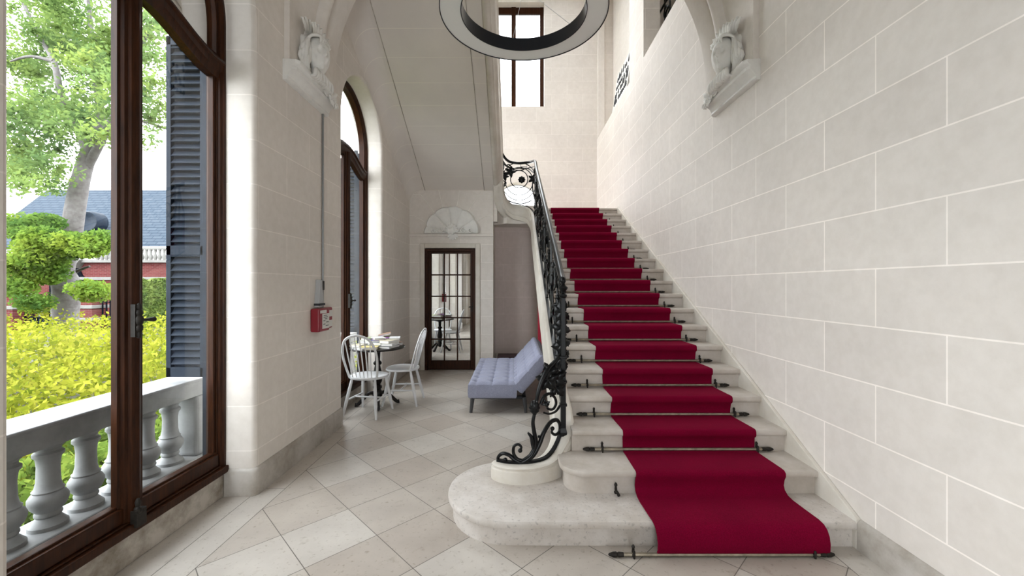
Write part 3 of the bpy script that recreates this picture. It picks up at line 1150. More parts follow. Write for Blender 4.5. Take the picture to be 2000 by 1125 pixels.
for k in range(1, 20):
    mb = MB()
    zt = k * RI
    zb = (k - 1) * RI
    if k <= 2:
        th = 0.043 if k == 1 else 0.038
        lv = [(zb, 0.032), (zt - th - 0.012, 0.032), (zt - th - 0.004, 0.022), (zt - th, 0.004), (zt - th + 0.008, 0.0), (zt - 0.012, 0.0), (zt - 0.003, 0.004), (zt, 0.012)]
        mb.loft([[(x, y, z) for x, y in step_plan(k, d)] for z, d in lv])
    else:
        y = Y1 + (k - 1) * TR
        yb2 = y + TR + 0.06
        x0, x1 = 0.415, 1.945
        p = [(y + 0.03, zb), (y + 0.03, zt - 0.05), (y + 0.02, zt - 0.042), (y + 0.004, zt - 0.037), (y, zt - 0.03), (y, zt - 0.010), (y + 0.004, zt - 0.002), (y + 0.012, zt), (yb2, zt), (yb2, zb)]
        mb.prism(p, x0, x1, 'X')
    build('step', mb, M['pitted'] if k == 1 else M['step'], st, smooth=35, world=True)
# body of the flight under the steps
mb = MB()
mb.prism([(2.68, 0), (7.8, nos(7.8) - 0.15), (7.8, nos(7.8) - 0.36), (2.98, 0.0)] if False else [(2.75, 0.0), (7.72, nos(7.72) - 0.16), (7.72, nos(7.72) - 0.34), (3.0, 0.16), (3.0, 0.0)], 0.42, 1.945, 'X')
build('flight_body', mb, M['step'], st, smooth=0, world=True)
# skirting on the wall
mb = MB()
pl = [(2.325, 0.0), (2.325, 0.172), (7.72, nos(7.72) + 0.02), (7.72, nos(7.72) - 0.3), (2.9, 0.0)]
mb.prism(pl, 1.945, 1.9735, 'X')
build('wall_skirting', mb, M['curb'], st, smooth=0, world=True, bevel=0.004)


# stringer with the volute and the turn round the well
def curb_path():
    P = []   # x, y, ztop, zbot, halfwidth
    raw = [(-0.135, 2.905, 0.262, 0.155, 0.035), (-0.10, 2.875, 0.264, 0.155, 0.062), (-0.03, 2.845, 0.266, 0.155, 0.076), (0.06, 2.835, 0.268, 0.155, 0.078), (0.15, 2.85, 0.272, 0.155, 0.076),
           (0.23, 2.885, 0.285, 0.155, 0.072), (0.295, 2.945, 0.335, 0.155, 0.068), (0.352, 3.02, 0.44, 0.155, 0.080), (0.368, 3.10, 0.55, 0.155, 0.078), (0.366, 3.2, 0.645, 0.10, 0.068), (0.36, 3.35, nos(3.35) + 0.06, nos(3.35) - 0.34, 0.058)]
    for r in raw:
        P.append(r)
    y = 3.6
    while y < 7.05:
        P.append((0.36, y, nos(y) + 0.06, nos(y) - 0.34, 0.058))
        y += 0.25
    tz = [(0, 2.72, 2.36), (20, 2.80, 2.50), (45, 2.90, 2.62), (75, 2.95, 2.67), (105, 2.96, 2.70), (130, 2.99, 2.77), (150, 3.06, 2.88), (165, 3.22, 3.02), (180, 3.50, 3.26)]
    for i in range(0, 19):
        d = i * 10
        zt = np.interp(d, [t[0] for t in tz], [t[1] for t in tz])
        zb = np.interp(d, [t[0] for t in tz], [t[2] for t in tz])
        a = math.radians(d)
        P.append((0.045 + 0.315 * math.cos(a), 7.1 + 0.315 * math.sin(a), float(zt), float(zb), 0.058))
    return P


CP = curb_path()


def frame_at(i, P):
    a = Vector((P[max(i - 1, 0)][0], P[max(i - 1, 0)][1]))
    b = Vector((P[min(i + 1, len(P) - 1)][0], P[min(i + 1, len(P) - 1)][1]))
    d = (b - a).normalized()
    return d, Vector((-d.y, d.x))   # direction, left


# smooth the path
def smooth_path(P, k=3):
    out = []
    V = [np.array(p) for p in P]
    n = len(V)
    for i in range(n - 1):
        a, b, c, d = V[max(i - 1, 0)], V[i], V[i + 1], V[min(i + 2, n - 1)]
        for j in range(k):
            t = j / k
            out.append(0.5 * ((2 * b) + (c - a) * t + (2 * a - 5 * b + 4 * c - d) * t * t + (3 * b - a - 3 * c + d) * t ** 3))
    out.append(V[-1])
    return [tuple(float(q) for q in p) for p in out]


CS = smooth_path(CP, 3)
mb = MB()
rings = []
for i, (x, y, zt, zb, w) in enumerate(CS):
    d, lf = frame_at(i, CS)
    h = zt - zb
    q = min(1.0, h / 0.3)
    sec = [(-w - 0.004, zb), (-w - 0.004, zt - 0.045 * q - 0.015), (-w + 0.008, zt - 0.04 * q - 0.01), (-w + 0.002, zt - 0.022 * q), (-w + 0.012, zt - 0.004), (-w + 0.022, zt),
           (w - 0.022, zt), (w - 0.012, zt - 0.004), (w - 0.002, zt - 0.022 * q), (w - 0.008, zt - 0.04 * q - 0.01), (w - 0.002, zt - 0.06 * q - 0.01), (w - 0.002, zb + 0.10 * q), (w + 0.006, zb + 0.07 * q), (w + 0.006, zb)]
    rings.append([(x + lf.x * u, y + lf.y * u, z) for u, z in sec])
mb.loft(rings)
build('stringer', mb, M['curb'], st, smooth=45, world=True)

# ------------------------------------------------------------------ carpet runner
cr = []


def cxl(y):
    return 0.785 - 0.017 * (y - 2.3)


def cxr(y):
    return 1.735 - 0.024 * (y - 2.3)


cr = [(2.262, 0.012), (2.250, 0.035), (2.248, 0.075), (2.254, 0.115), (2.268, 0.145), (2.292, 0.163), (2.33, 0.170), (2.42, 0.170), (2.53, 0.172), (2.575, 0.180),
      (2.602, 0.200), (2.612, 0.225), (2.606, 0.262), (2.595, 0.287), (2.597, 0.306), (2.612, 0.319), (2.64, 0.322)]
for k in range(3, 20):
    y = Y1 + (k - 1) * TR
    z = k * RI
    zb = (k - 1) * RI
    cr += [(y - 0.05, zb + 0.009), (y + 0.012, zb + 0.010), (y + 0.020, zb + 0.018), (y + 0.018, zb + 0.06), (y + 0.012, z - 0.055), (y - 0.004, z - 0.044), (y - 0.010, z - 0.030),
           (y - 0.010, z - 0.010), (y - 0.004, z + 0.004), (y + 0.010, z + 0.009), (y + 0.06, z + 0.009)]
cr += [(9.6, 19 * RI + 0.009)]
mb = MB()
th = 0.009
rows = []
NX = 10
fl = []
for i, (y, z) in enumerate(cr):
    j0, j1 = max(i - 1, 0), min(i + 1, len(cr) - 1)
    d = Vector((cr[j1][0] - cr[j0][0], cr[j1][1] - cr[j0][1])).normalized()
    nrm = Vector((-d.y, d.x))
    wob = 0.004 * math.sin(y * 9) + 0.003 * math.sin(z * 23)
    xl, xr = cxl(y) + wob, cxr(y) + wob * 0.7
    top = [(xl + (xr - xl) * t / NX, y, z) for t in range(NX + 1)]
    bot = [(xl + (xr - xl) * t / NX, y - nrm.x * th, z - nrm.y * th) for t in range(NX, -1, -1)]
    rows.append(top + bot)
mb.loft(rows)
cpt = build('carpet_runner', mb, M['carpet'], None, smooth=65)
tag(cpt, 'crimson carpet runner laid down the middle of the stone stairs', 'carpet')

# ------------------------------------------------------------------ stair rods
words = ['first', 'second', 'third', 'fourth', 'fifth', 'sixth', 'seventh', 'eighth', 'ninth', 'tenth', 'eleventh', 'twelfth', 'thirteenth', 'fourteenth', 'fifteenth', 'sixteenth', 'seventeenth', 'eighteenth', 'nineteenth']


def bracket(mb, x, y, z):
    mb.lathe([(0.001, 0.0), (0.011, 0.003), (0.012, 0.012), (0.006, 0.018), (0.009, 0.026), (0.007, 0.045), (0.010, 0.052), (0.006, 0.06), (0.001, 0.066)], (x, y, z), 10)
    mb.tube([(x, y, z + 0.034), (x, y - 0.018, z + 0.036), (x, y - 0.021, z + 0.018), (x, y - 0.019, z - 0.010)], [0.005, 0.007, 0.007, 0.005], 6)


for k in range(1, 20):
    if k == 2:
        continue
    y = Y1 + (k - 1) * TR + 0.008
    z = (k - 1) * RI + 0.020
    xl, xr = 0.545 + 0.0 * k, 1.80
    if k == 1:
        y, z, xl, xr = 2.262, 0.014, 0.575, 1.72
    r = root('stair_rod', ((xl + xr) / 2, y, z), label='aged brass stair rod holding the runner at the foot of the %s step' % words[k - 1], cat='stair rod', group='stair rods on the carpeted steps')
    mb = MB()
    mb.tube([(xl + 0.02, y, z), (xr - 0.02, y, z)], 0.0105, 8)
    build('rod', mb, M['rod'], r, world=True)
    for s, x in ((-1, xl), (1, xr)):
        mb = MB()
        mb.lathe([(0.001, -0.055), (0.007, -0.05), (0.014, -0.028), (0.015, -0.01), (0.010, -0.004), (0.014, 0.004), (0.012, 0.03), (0.001, 0.035)] if s < 0 else [(0.001, -0.035), (0.012, -0.03), (0.014, -0.004), (0.010, 0.004), (0.015, 0.01), (0.014, 0.028), (0.007, 0.05), (0.001, 0.055)],
                 (x, y, z), 10, 'X')
        build('finial', mb, M['bronze'], r, world=True)
    for x in (xl + 0.085, xr - 0.065):
        mb = MB()
        bracket(mb, x, y + 0.004, z - 0.012)
        mb.ball((x, y - 0.008, z), (0.010, 0.010, 0.012), 8, 6)
        build('bracket', mb, M['bronze'], r, world=True)
mb = MB()
mb.lathe([(0.001, 0.0), (0.010, 0.004), (0.012, 0.014), (0.006, 0.022), (0.009, 0.03), (0.007, 0.05), (0.011, 0.058), (0.006, 0.07), (0.001, 0.075)], (0.655, 2.632, 0.160), 10)
mb.tube([(0.655, 2.628, 0.185), (0.66, 2.605, 0.18), (0.667, 2.602, 0.162)], [0.007, 0.009, 0.010], 8)
tag(build('rod_bracket', mb, M['bronze'], None), 'empty bronze rod bracket on the second riser, left of the carpet', 'bracket')

# ------------------------------------------------------------------ wrought iron railing
rl = root('stair_railing', (0.36, 3.0, 0.45), label='black wrought iron railing with scrolls along the open side of the stairs', cat='railing')


def part(name, mb, mat=M['black'], parent=rl, smooth=50, bevel=0):
    return build(name, mb, mat, parent, smooth=smooth, bevel=bevel, world=True)


# base rail following the stringer top
mb = MB()
rings = []
RS = [p for p in CS]
for i, (x, y, zt, zb, w) in enumerate(RS):
    if i < 2:
        continue
    d, lf = frame_at(i, RS)
    hw = 0.014
    rings.append([(x + lf.x * u, y + lf.y * u, zt + z) for u, z in ((-hw, 0.0), (hw, 0.0), (hw, 0.016), (-hw, 0.016))])
mb.loft(rings)
part('bottom_rail', mb, smooth=30)
# handrail
HR = [(0.36, 3.04, 1.545), (0.36, 3.2, nos(3.2) + 1.0), (0.36, 3.6, nos(3.6) + 1.01), (0.36, 4.2, nos(4.2) + 1.01), (0.36, 5.0, nos(5.0) + 1.01), (0.36, 5.8, nos(5.8) + 1.01), (0.36, 6.5, nos(6.5) + 1.01),
      (0.36, 6.9, 3.58), (0.35, 7.12, 3.67), (0.30, 7.27, 3.70), (0.2, 7.37, 3.715), (0.06, 7.41, 3.72), (-0.1, 7.39, 3.75), (-0.2, 7.31, 3.84), (-0.262, 7.18, 3.98), (-0.28, 7.0, 4.12), (-0.285, 6.6, 4.33), (-0.285, 6.0, 4.65)]
HS = sm(HR, 5)
mb = MB()
rings = []
for i, p in enumerate(HS):
    t = (HS[min(i + 1, len(HS) - 1)] - HS[max(i - 1, 0)])
    d = Vector((t.x, t.y)).normalized()
    lf = Vector((-d.y, d.x))
    sec = [(-0.024, -0.012), (-0.016, -0.022), (0.016, -0.022), (0.024, -0.012), (0.026, 0.004), (0.018, 0.018), (0.0, 0.024), (-0.018, 0.018), (-0.026, 0.004)]
    rings.append([(p.x + lf.x * u, p.y + lf.y * u, p.z + z) for u, z in sec])
mb.loft(rings)
part('handrail', mb)
# under rail just below the handrail
mb = MB()
mb.tube([p - Vector((0, 0, 0.10)) for p in HS[1:-8]], 0.008, 6)
part('upper_bar', mb)
# newel post
mb = MB()
px, py = 0.36, 3.0
mb.loft([[(px + a * s, py + b * s, z) for a, b in ((-1, -1), (1, -1), (1, 1), (-1, 1))] for z, s in ((0.40, 0.024), (0.43, 0.026), (0.46, 0.019), (1.42, 0.016))])
for z in (0.62, 0.79, 0.97):
    mb.box(px - 0.026, px + 0.026, py - 0.026, py + 0.026, z, z + 0.018)
part('newel_post', mb, smooth=0, bevel=0.003)
mb = MB()
mb.lathe([(0.018, 1.41), (0.028, 1.42), (0.028, 1.435), (0.014, 1.445), (0.016, 1.46), (0.032, 1.475), (0.034, 1.49), (0.018, 1.503), (0.012, 1.515), (0.020, 1.53), (0.020, 1.545), (0.010, 1.562), (0.002, 1.568)], (px, py, 0), 14)
part('finial', mb)


def curb_z(y):
    return nos(y) + 0.075


def R3(y, h, off=0.0):
    """point on the railing plane of the straight flight: distance y, height fraction h (0..1)"""
    zb = curb_z(y)
    zt = nos(y) + 0.99
    return Vector((0.36 + off, y, zb + (zt - zb) * h))


def spiral(cy, ch, r0, turns, a0, dirn=1, n=30, shrink=0.12, off=0.0):
    pts = []
    for i in range(n + 1):
        t = i / n
        a = a0 + dirn * turns * 2 * PI * t
        r = r0 * (1 - t * (1 - shrink))
        y = cy + r * math.cos(a)
        p = R3(y, 0, off)
        base = nos(cy) + 0.075 + ch * 0.915 + (y - cy) * 0.52
        pts.append(Vector((0.36 + off + 0.012 * math.sin(t * PI), y, base + r * math.sin(a))))
    return pts


def leaf(mb, c, d, s, up=Vector((1, 0, 0))):
    """curled acanthus leaf lump"""
    d = Vector(d).normalized()
    sd = up.cross(d).normalized()
    rings = []
    for i in range(9):
        t = i / 8
        wv = s * 0.30 * math.sin(PI * (0.12 + 0.86 * t)) * (1 + 0.14 * math.cos(i * PI))
        p = Vector(c) + d * s * t + up * (s * 0.11 * math.sin(t * PI * 0.9))
        rings.append([p + sd * wv, p + up * 0.012 + sd * wv * 0.3, p - sd * wv * 0.3 + up * 0.012, p - sd * wv, p - up * 0.008])
    mb.loft(rings)


# straight panels
PY = [3.12, 3.95, 4.78, 5.61, 6.44, 7.05]
for i, y0 in enumerate(PY[:-1]):
    y1 = PY[i + 1]
    L_ = y1 - y0
    mb = MB()
    mb.tube([R3(y1, 0), R3(y1, 1)], 0.010, 6)
    mb.tube([R3(y1 - 0.07, 0), R3(y1 - 0.07, 1)], 0.006, 6)
    part('panel_bar', mb, smooth=30)
    ym = (y0 + y1) / 2
    for cy, ch, r0, tn, a0, dr in ((y0 + 0.25 * L_, 0.70, 0.15, 1.6, -PI / 2, 1), (y0 + 0.72 * L_, 0.70, 0.15, 1.6, PI * 1.1, -1), (y0 + 0.25 * L_, 0.30, 0.15, 1.6, PI / 2, -1), (y0 + 0.72 * L_, 0.30, 0.15, 1.6, PI / 2 + 0.4, 1)):
        mb = MB()
        sp = spiral(cy, ch, r0 * min(1, L_ / 0.83 + 0.1), tn, a0, dr)
        mb.tube(sp, [0.012 - 0.004 * j / len(sp) for j in range(len(sp))], 6)
        mb.ball(sp[-1], (0.024, 0.024, 0.024), 8, 6)
        part('scroll', mb)
    mb = MB()
    cz = nos(ym) + 0.075 + 0.46
    for a in range(8):
        an = 2 * PI * a / 8
        leaf(mb, (0.36, ym + 0.02 * math.cos(an), cz + 0.02 * math.sin(an)), (0.0, math.cos(an), math.sin(an)), 0.075)
    mb.ball((0.36, ym, cz), (0.04, 0.032, 0.032), 10, 6)
    part('rosette', mb)
    for off, sgn in ((0.035, 1), (-0.035, -1)):
        for q in range(7):
            mb = MB()
            yy = y0 + L_ * (q + 0.5) / 7
            hh = 0.5 + 0.36 * math.sin(q * 2.1 + i)
            p = R3(yy, hh)
            leaf(mb, p + Vector((off * 0.3, 0, 0)), (0, math.cos(q * 1.7), math.sin(q * 1.7)), 0.095, Vector((sgn * 0.8, 0.2, 0.3)).normalized())
            part('acanthus_leaf', mb)
    # S bars linking the scrolls
    mb = MB()
    mb.tube(sm([R3(y0, 0.05), R3(y0 + 0.12 * L_, 0.5), R3(ym, 0.86), R3(y1 - 0.12 * L_, 0.5), R3(y1, 0.05)], 6), 0.008, 6)
    mb.tube(sm([R3(y0, 0.95), R3(y0 + 0.14 * L_, 0.5), R3(ym, 0.14), R3(y1 - 0.14 * L_, 0.5), R3(y1, 0.95)], 6), 0.008, 6)
    part('curved_bar', mb)

# well panel: concentric rings with a boss
wc = Vector((0.065, 7.40, 3.36))


def well_pt(px_, py_, yy=7.36):
    x = (px_ - 1004) * yy / 799.0
    a = max(-1, min(1, (x - 0.045) / 0.315))
    y = 7.1 + 0.315 * math.sqrt(max(0.0, 1 - a * a))
    return Vector(((px_ - 1004) * y / 799.0, y, 1.5 + (558 - py_) * y / 799.0))


for r in (17, 27, 37):
    mb = MB()
    mb.tube([well_pt(1014 + r * math.cos(2 * PI * i / 40) * (0.92 if r > 30 else 1), 357 + (350 - 357) * (1 if r < 20 else 0.4) + r * math.sin(2 * PI * i / 40)) for i in range(40)], 0.009, 6, loop=True)
    part('ring_bar', mb)
mb = MB()
bp = well_pt(1019, 351)
mb.ball(bp, (0.065, 0.03, 0.062), 14, 8, fn=lambda d: 0.10 * math.cos(8 * math.atan2(d.z, d.x)))
part('boss', mb)
mb = MB()
for pts in ([(978, 302), (984, 320), (1000, 330), (1016, 333), (1030, 329), (1043, 338)], [(979, 340), (984, 326), (980, 310)], [(980, 346), (992, 336), (998, 328), (994, 321), (988, 325)],
            [(1043, 345), (1040, 360), (1042, 380), (1046, 395)], [(981, 352), (988, 356), (986, 363), (981, 360)], [(990, 390), (1003, 396), (1020, 398), (1038, 392)], [(981, 330), (988, 345), (985, 360), (982, 372)]):
    mb.tube(sm([well_pt(*p) for p in pts], 6), 0.011, 6)
part('curved_bar', mb)
mb = MB()
rc = [well_pt(1017, 318), well_pt(1029, 318), well_pt(1029, 326), well_pt(1017, 326)]
mb.tube(rc, 0.008, 4, loop=True)
part('clasp', mb)
for p_, s_ in (((996, 336), 0.11), ((1041, 350), 0.10), ((985, 345), 0.09)):
    mb = MB()
    for a in range(5):
        leaf(mb, well_pt(*p_), (math.cos(a * 1.25), 0, math.sin(a * 1.25)), s_, Vector((0.1, -0.9, 0.2)).normalized())
    part('acanthus_leaf', mb)


# volute scrolls at the foot of the railing (drawn along the curb's own curve)
_cx = [p[0] for p in CS if p[1] < 3.1]
_cy = [p[1] for p in CS if p[1] < 3.1]


def vol(px_, py_, fwd=0.0):
    y = 2.88
    for _ in range(12):
        x = (px_ - 1004) * y / 799.0
        y = float(np.interp(x, _cx, _cy)) - fwd
    return Vector(((px_ - 1004) * y / 799.0, y, 1.5 + (558 - py_) * y / 799.0))


mb = MB()   # main stem sweeping down from the newel
st_pts = [(1097, 690), (1088, 702), (1073, 718), (1061, 738), (1053, 760), (1048, 782), (1045, 800)]
P_ = sm([vol(*p) for p in st_pts], 6)
mb.tube(P_, [0.010 + 0.008 * math.sin(PI * min(1, j / len(P_) * 1.1)) for j in range(len(P_))], 8)
part('scroll', mb)
mb = MB()
kp = vol(1044, 796)
mb.ball(kp, (0.026, 0.024, 0.050), 12, 8, fn=lambda d: 0.12 * math.sin(9 * d.z))
for a in range(3):
    leaf(mb, kp + Vector((0, 0, -0.05)), (0.12 * (a - 1), 0, 1), 0.10, Vector((0.5 * (a - 1), -1, 0)).normalized())
part('knot', mb)
mb = MB()
P_ = sm([vol(*p) for p in [(1044, 808), (1041, 825), (1043, 842), (1046, 860), (1044, 876), (1037, 890), (1026, 899)]], 6)
mb.tube(P_, [0.012 + 0.008 * j / len(P_) for j in range(len(P_))], 8)
Q_ = sm([vol(1046, 886), vol(1041, 868), vol(1038, 854), vol(1031, 845)], 4)
mb.tube(Q_, [0.006 + 0.011 * math.sin(PI * (0.25 + 0.75 * j / (len(Q_) - 1))) for j in range(len(Q_))], 7)
for q in ((1053, 853), (1054, 861), (1051, 866)):
    mb.ball(vol(*q), (0.011, 0.011, 0.011), 8, 6)
part('scroll', mb)
for pts, r0, r1 in (([(1056, 790), (1062, 775), (1073, 769), (1083, 776), (1086, 788), (1080, 799), (1070, 798), (1069, 789)], 0.012, 0.008),
                    ([(1062, 806), (1074, 808), (1086, 803), (1094, 792), (1100, 786)], 0.007, 0.010),
                    ([(1020, 902), (1040, 890), (1053, 868), (1062, 845), (1074, 826), (1086, 820), (1093, 828), (1093, 842), (1085, 849), (1078, 845), (1079, 837)], 0.020, 0.008),
                    ([(1015, 903), (1004, 897), (993, 888), (981, 886), (973, 893), (974, 903), (983, 905), (987, 898)], 0.016, 0.008),
                    ([(1022, 900), (1010, 896), (1003, 885), (1004, 872), (1012, 868), (1018, 873), (1016, 880)], 0.013, 0.008)):
    mb = MB()
    P_ = sm([vol(*p) for p in pts], 6)
    mb.tube(P_, [r0 + (r1 - r0) * j / len(P_) for j in range(len(P_))], 8)
    mb.ball(P_[-1], (0.016, 0.014, 0.016), 8, 6)
    part('scroll', mb)
for c_, n_, s_ in (((1082, 738), 6, 0.10), ((1070, 742), 5, 0.09), ((1086, 757), 5, 0.085), ((1072, 728), 4, 0.08), ((1066, 788), 4, 0.035)):
    mb = MB()
    for a in range(n_):
        an = a * 2 * PI / n_ + 0.4
        leaf(mb, vol(*c_), (math.cos(an), 0.1, math.sin(an)), s_, Vector((0.0, -0.95, 0.2)).normalized())
    part('acanthus_leaf', mb)
for z_ in (1.06, 1.18, 1.30, 0.95):
    mb = MB()
    for a in range(6):
        an = a * 1.05 + z_ * 7
        leaf(mb, (0.355, 3.03, z_), (0.35 * math.cos(an), 0.3, math.sin(an)), 0.10, Vector((-0.3, -0.9, 0.2)).normalized())
    part('acanthus_leaf', mb)

# ------------------------------------------------------------------ corbels with carved heads
def corbel(side, label):
    s = 1 if side == 'left' else -1    # outward direction +x for the left wall
    x0 = XL if side == 'left' else XR
    rt = root('carved_corbel', (x0, 3.66, 3.16), label=label, cat='corbel', group='carved head corbels under the arch')
    mb = MB()
    prof = [(-0.03, 3.155), (0.035, 3.155), (0.05, 3.165), (0.045, 3.185), (0.06, 3.20), (0.075, 3.225), (0.10, 3.24), (0.105, 3.262), (0.095, 3.268), (0.12, 3.285), (0.128, 3.30), (0.128, 3.318), (-0.03, 3.325)]
    ringsc = []
    for y, sh in ((3.278, 0.0), (3.280, 0.75), (3.305, 1.0), (3.99, 1.0), (4.018, 0.7), (4.02, 0.0)):
        ringsc.append([(x0 + s * (-0.03 + (p[0] + 0.03) * (0.35 + 0.65 * sh)), y, p[1]) for p in prof])
    mb.loft(ringsc)
    build('shelf', mb, M['carved'], rt, smooth=35, world=True)
    mb = MB()
    C = Vector((x0 + s * 0.115, 3.62, 3.53))

    def V(o, l, u):            # out of the wall, along the wall, up
        return C + Vector((s * o, l, u))

    def g(d, v, w):
        return math.exp(-((d - Vector(v).normalized()).length / w) ** 2)

    def face(d):
        d = Vector((d.x * s, d.y, d.z))
        q = 0.0
        q += 0.42 * g(d, (1, 0, -0.16), 0.10) + 0.26 * g(d, (1, 0, 0.00), 0.08) + 0.15 * g(d, (1, 0, 0.14), 0.09)   # nose
        for e in (-1, 1):
            q -= 0.24 * g(d, (0.9, 0.32 * e, 0.06), 0.15)
            q += 0.13 * g(d, (0.9, 0.32 * e, 0.05), 0.075)
            q += 0.10 * g(d, (0.9, 0.32 * e, 0.26), 0.14)
            q += 0.07 * g(d, (0.8, 0.42 * e, -0.24), 0.2)
            q -= 0.06 * g(d, (0.7, 0.62 * e, -0.40), 0.2)
        q -= 0.07 * g(d, (1, 0, -0.29), 0.06)
        q += 0.13 * g(d, (1, 0, -0.38), 0.08) + 0.13 * g(d, (1, 0, -0.52), 0.08) - 0.09 * g(d, (1, 0, -0.45), 0.035)
        q -= 0.05 * g(d, (1, 0, -0.62), 0.08)
        q += 0.20 * g(d, (0.85, 0, -0.80), 0.16)
        return q
    mb.ball(C, (0.112, 0.100, 0.165), 96, 80, fn=face, rot=(0, 0, s * math.radians(-36)))
    build('head', mb, M['carved'], rt, smooth=80, world=True)
    mb = MB()      # hair: thick locks swept back and falling behind the cheeks
    for a in range(13):
        e = (a - 6) / 6.0
        pts = [V(0.085 * (1 - 0.35 * e * e), 0.070 * e + 0.012 * math.sin(a * 5), 0.098 - 0.03 * e * e + 0.018 * math.sin(a * 2.7)), V(0.070, 0.092 * e, 0.140 - 0.02 * e * e), V(0.0, 0.118 * e, 0.172 - 0.06 * e * e), V(-0.06, 0.145 * e, 0.12 - 0.10 * e * e)]
        P3 = sm(pts, 4)
        mb.tube(P3, [0.004 + (0.010 + 0.005 * math.sin(a * 3.1)) * math.sin(PI * j / (len(P3) - 1)) for j in range(len(P3))], 7)
    for e in (-1, 1):
        for a in range(9):
            t = a / 8
            l0 = 0.10 + 0.02 * math.sin(a * 2.3)
            pts = [V(-0.01 - 0.03 * t, e * 0.105, 0.12 - 0.05 * t), V(-0.02, e * (l0 + 0.03), 0.06 - 0.10 * t), V(-0.045 + 0.03 * math.sin(a), e * (l0 + 0.045 + 0.02 * math.cos(a * 1.7)), -0.01 - 0.14 * t), V(-0.03, e * (l0 + 0.01 + 0.03 * math.sin(a * 1.3)), -0.08 - 0.16 * t), V(-0.05, e * (l0 + 0.05), -0.13 - 0.15 * t)]
            P3 = sm(pts, 4)
            mb.tube(P3, [0.006 + 0.014 * math.sin(PI * j / (len(P3) - 1)) for j in range(len(P3))], 7)
    mb.ball(V(-0.08, 0, 0.0), (0.06, 0.135, 0.20), 24, 18, fn=lambda d: 0.08 * math.sin(9 * d.z + 4 * d.y))
    build('hair', mb, M['carved'], rt, smooth=70, world=True)
    mb = MB()
    for a in range(7):
        an = (a - 3) * 0.36
        leaf(mb, V(0.0, 0.09 * math.sin(an), 0.14), (0.30 * s, math.sin(an), math.cos(an) * 1.1), 0.11, Vector((s, 0, 0.1)).normalized())
        leaf(mb, V(-0.05, 0.11 * math.sin(an), 0.15), (0.1 * s, math.sin(an), math.cos(an)), 0.13, Vector((s, 0, 0.1)).normalized())
    build('leaf_crown', mb, M['carved'], rt, smooth=60, world=True)
    mb = MB()      # neck and drapery folds
    mb.tube(sm([V(-0.01, 0, -0.11), V(-0.03, 0, -0.17), V(-0.03, 0.01, -0.24)], 4), [0.07, 0.06, 0.055, 0.055, 0.06, 0.07, 0.08, 0.09, 0.10], 16)
    for a in range(12):
        t = a / 11
        l0 = -0.15 + 0.30 * t
        pts = [V(0.02, l0 * 0.5, -0.14 - 0.02 * math.sin(a * 2)), V(0.05 + 0.012 * math.sin(a * 3), l0 * 0.9, -0.19), V(0.045, l0 * 1.05 + 0.02, -0.235), V(0.0, l0 * 1.15 + 0.04, -0.235)]
        P3 = sm(pts, 4)
        mb.tube(P3, [0.008 + 0.010 * math.sin(PI * j / (len(P3) - 1)) for j in range(len(P3))], 7)
    build('drapery', mb, M['carved'], rt, smooth=60, world=True)
    mb = MB()      # leaf spray lying along the shelf towards the stairs
    for a in range(10):
        t = a / 9
        leaf(mb, (x0 + s * (0.118 + 0.012 * math.sin(a * 2)), 3.68 + 0.26 * t, 3.325 - 0.06 * t + 0.02 * math.sin(a * 3)), (0.15 * s * math.cos(a), 0.8, 0.9 * math.sin(a * 1.9)), 0.085, Vector((s, 0, 0.15)).normalized())
    for a in range(4):
        c0 = Vector((x0 + s * 0.125, 3.78 + 0.06 * a, 3.29 - 0.02 * a))
        pts = [c0 + Vector((s * 0.01, 0.035 * (1 - i / 16) * math.cos(i * 0.55), 0.035 * (1 - i / 16) * math.sin(i * 0.55))) for i in range(15)]
        mb.tube(pts, 0.009, 6)
    build('leaf_spray', mb, M['carved'], rt, smooth=60, world=True)
    return rt


corbel('left', 'carved plaster head corbel on the left pier, above the red alarm box')
corbel('right', 'carved plaster head corbel on the right wall, opposite the windows')

# shell relief over the door
rt = root('shell_relief', (shc[0], YD, 2.425), label='white scallop shell relief above the mirrored door', cat='relief')
mb = MB()
na, nr = 120, 14
grid = []
R_ = 0.475
for j in range(nr + 1):
    t = j / nr
    row = []
    for i in range(na + 1):
        a = PI * i / na
        lobes = abs(math.sin(a * 5.5)) ** 0.55
        rr = R_ * t * (1.0 + 0.045 * (lobes if t > 0.9 else 0))
        h = 0.006 + 0.085 * t * (0.15 + 0.85 * lobes) * (1 - 0.35 * t) + (0.03 * math.exp(-((t - 0.95) / 0.05) ** 2))
        if j == nr:
            h = -0.01
        row.append((shc[0] + rr * math.cos(a) * 1.02, YD - h, 2.425 + rr * math.sin(a)))
    grid.append(row)
mb.loft(grid, closed=False, cap=False)
build('shell', mb, M['carved'], rt, smooth=60, world=True)
mb = MB()
for s in (-1, 1):
    for q in range(3):
        cx_ = shc[0] + s * (0.09 + 0.12 * q)
        pts = []
        for i in range(22):
            t = i / 21
            a = PI * (0.5 if s > 0 else 0.5) + s * t * 1.5 * 2 * PI * 0.7
            r_ = (0.065 - 0.012 * q) * (1 - 0.75 * t)
            pts.append((cx_ + r_ * math.cos(a), YD - 0.05 - 0.015 * math.sin(t * PI), 2.49 - 0.015 * q + r_ * math.sin(a)))
        mb.tube(pts, [0.014 - 0.006 * j / 22 for j in range(22)], 7)
for a in range(9):
    an = PI * a / 8
    leaf(mb, (shc[0], YD - 0.045, 2.48), (math.cos(an), -0.1, math.sin(an)), 0.12, Vector((0, -1, 0)))
mb.ball((shc[0], YD - 0.05, 2.47), (0.09, 0.05, 0.07), 24, 12, fn=lambda d: 0.12 * math.sin(7 * d.x))
build('scroll_cartouche', mb, M['carved'], rt, smooth=60, world=True)
mb = MB()
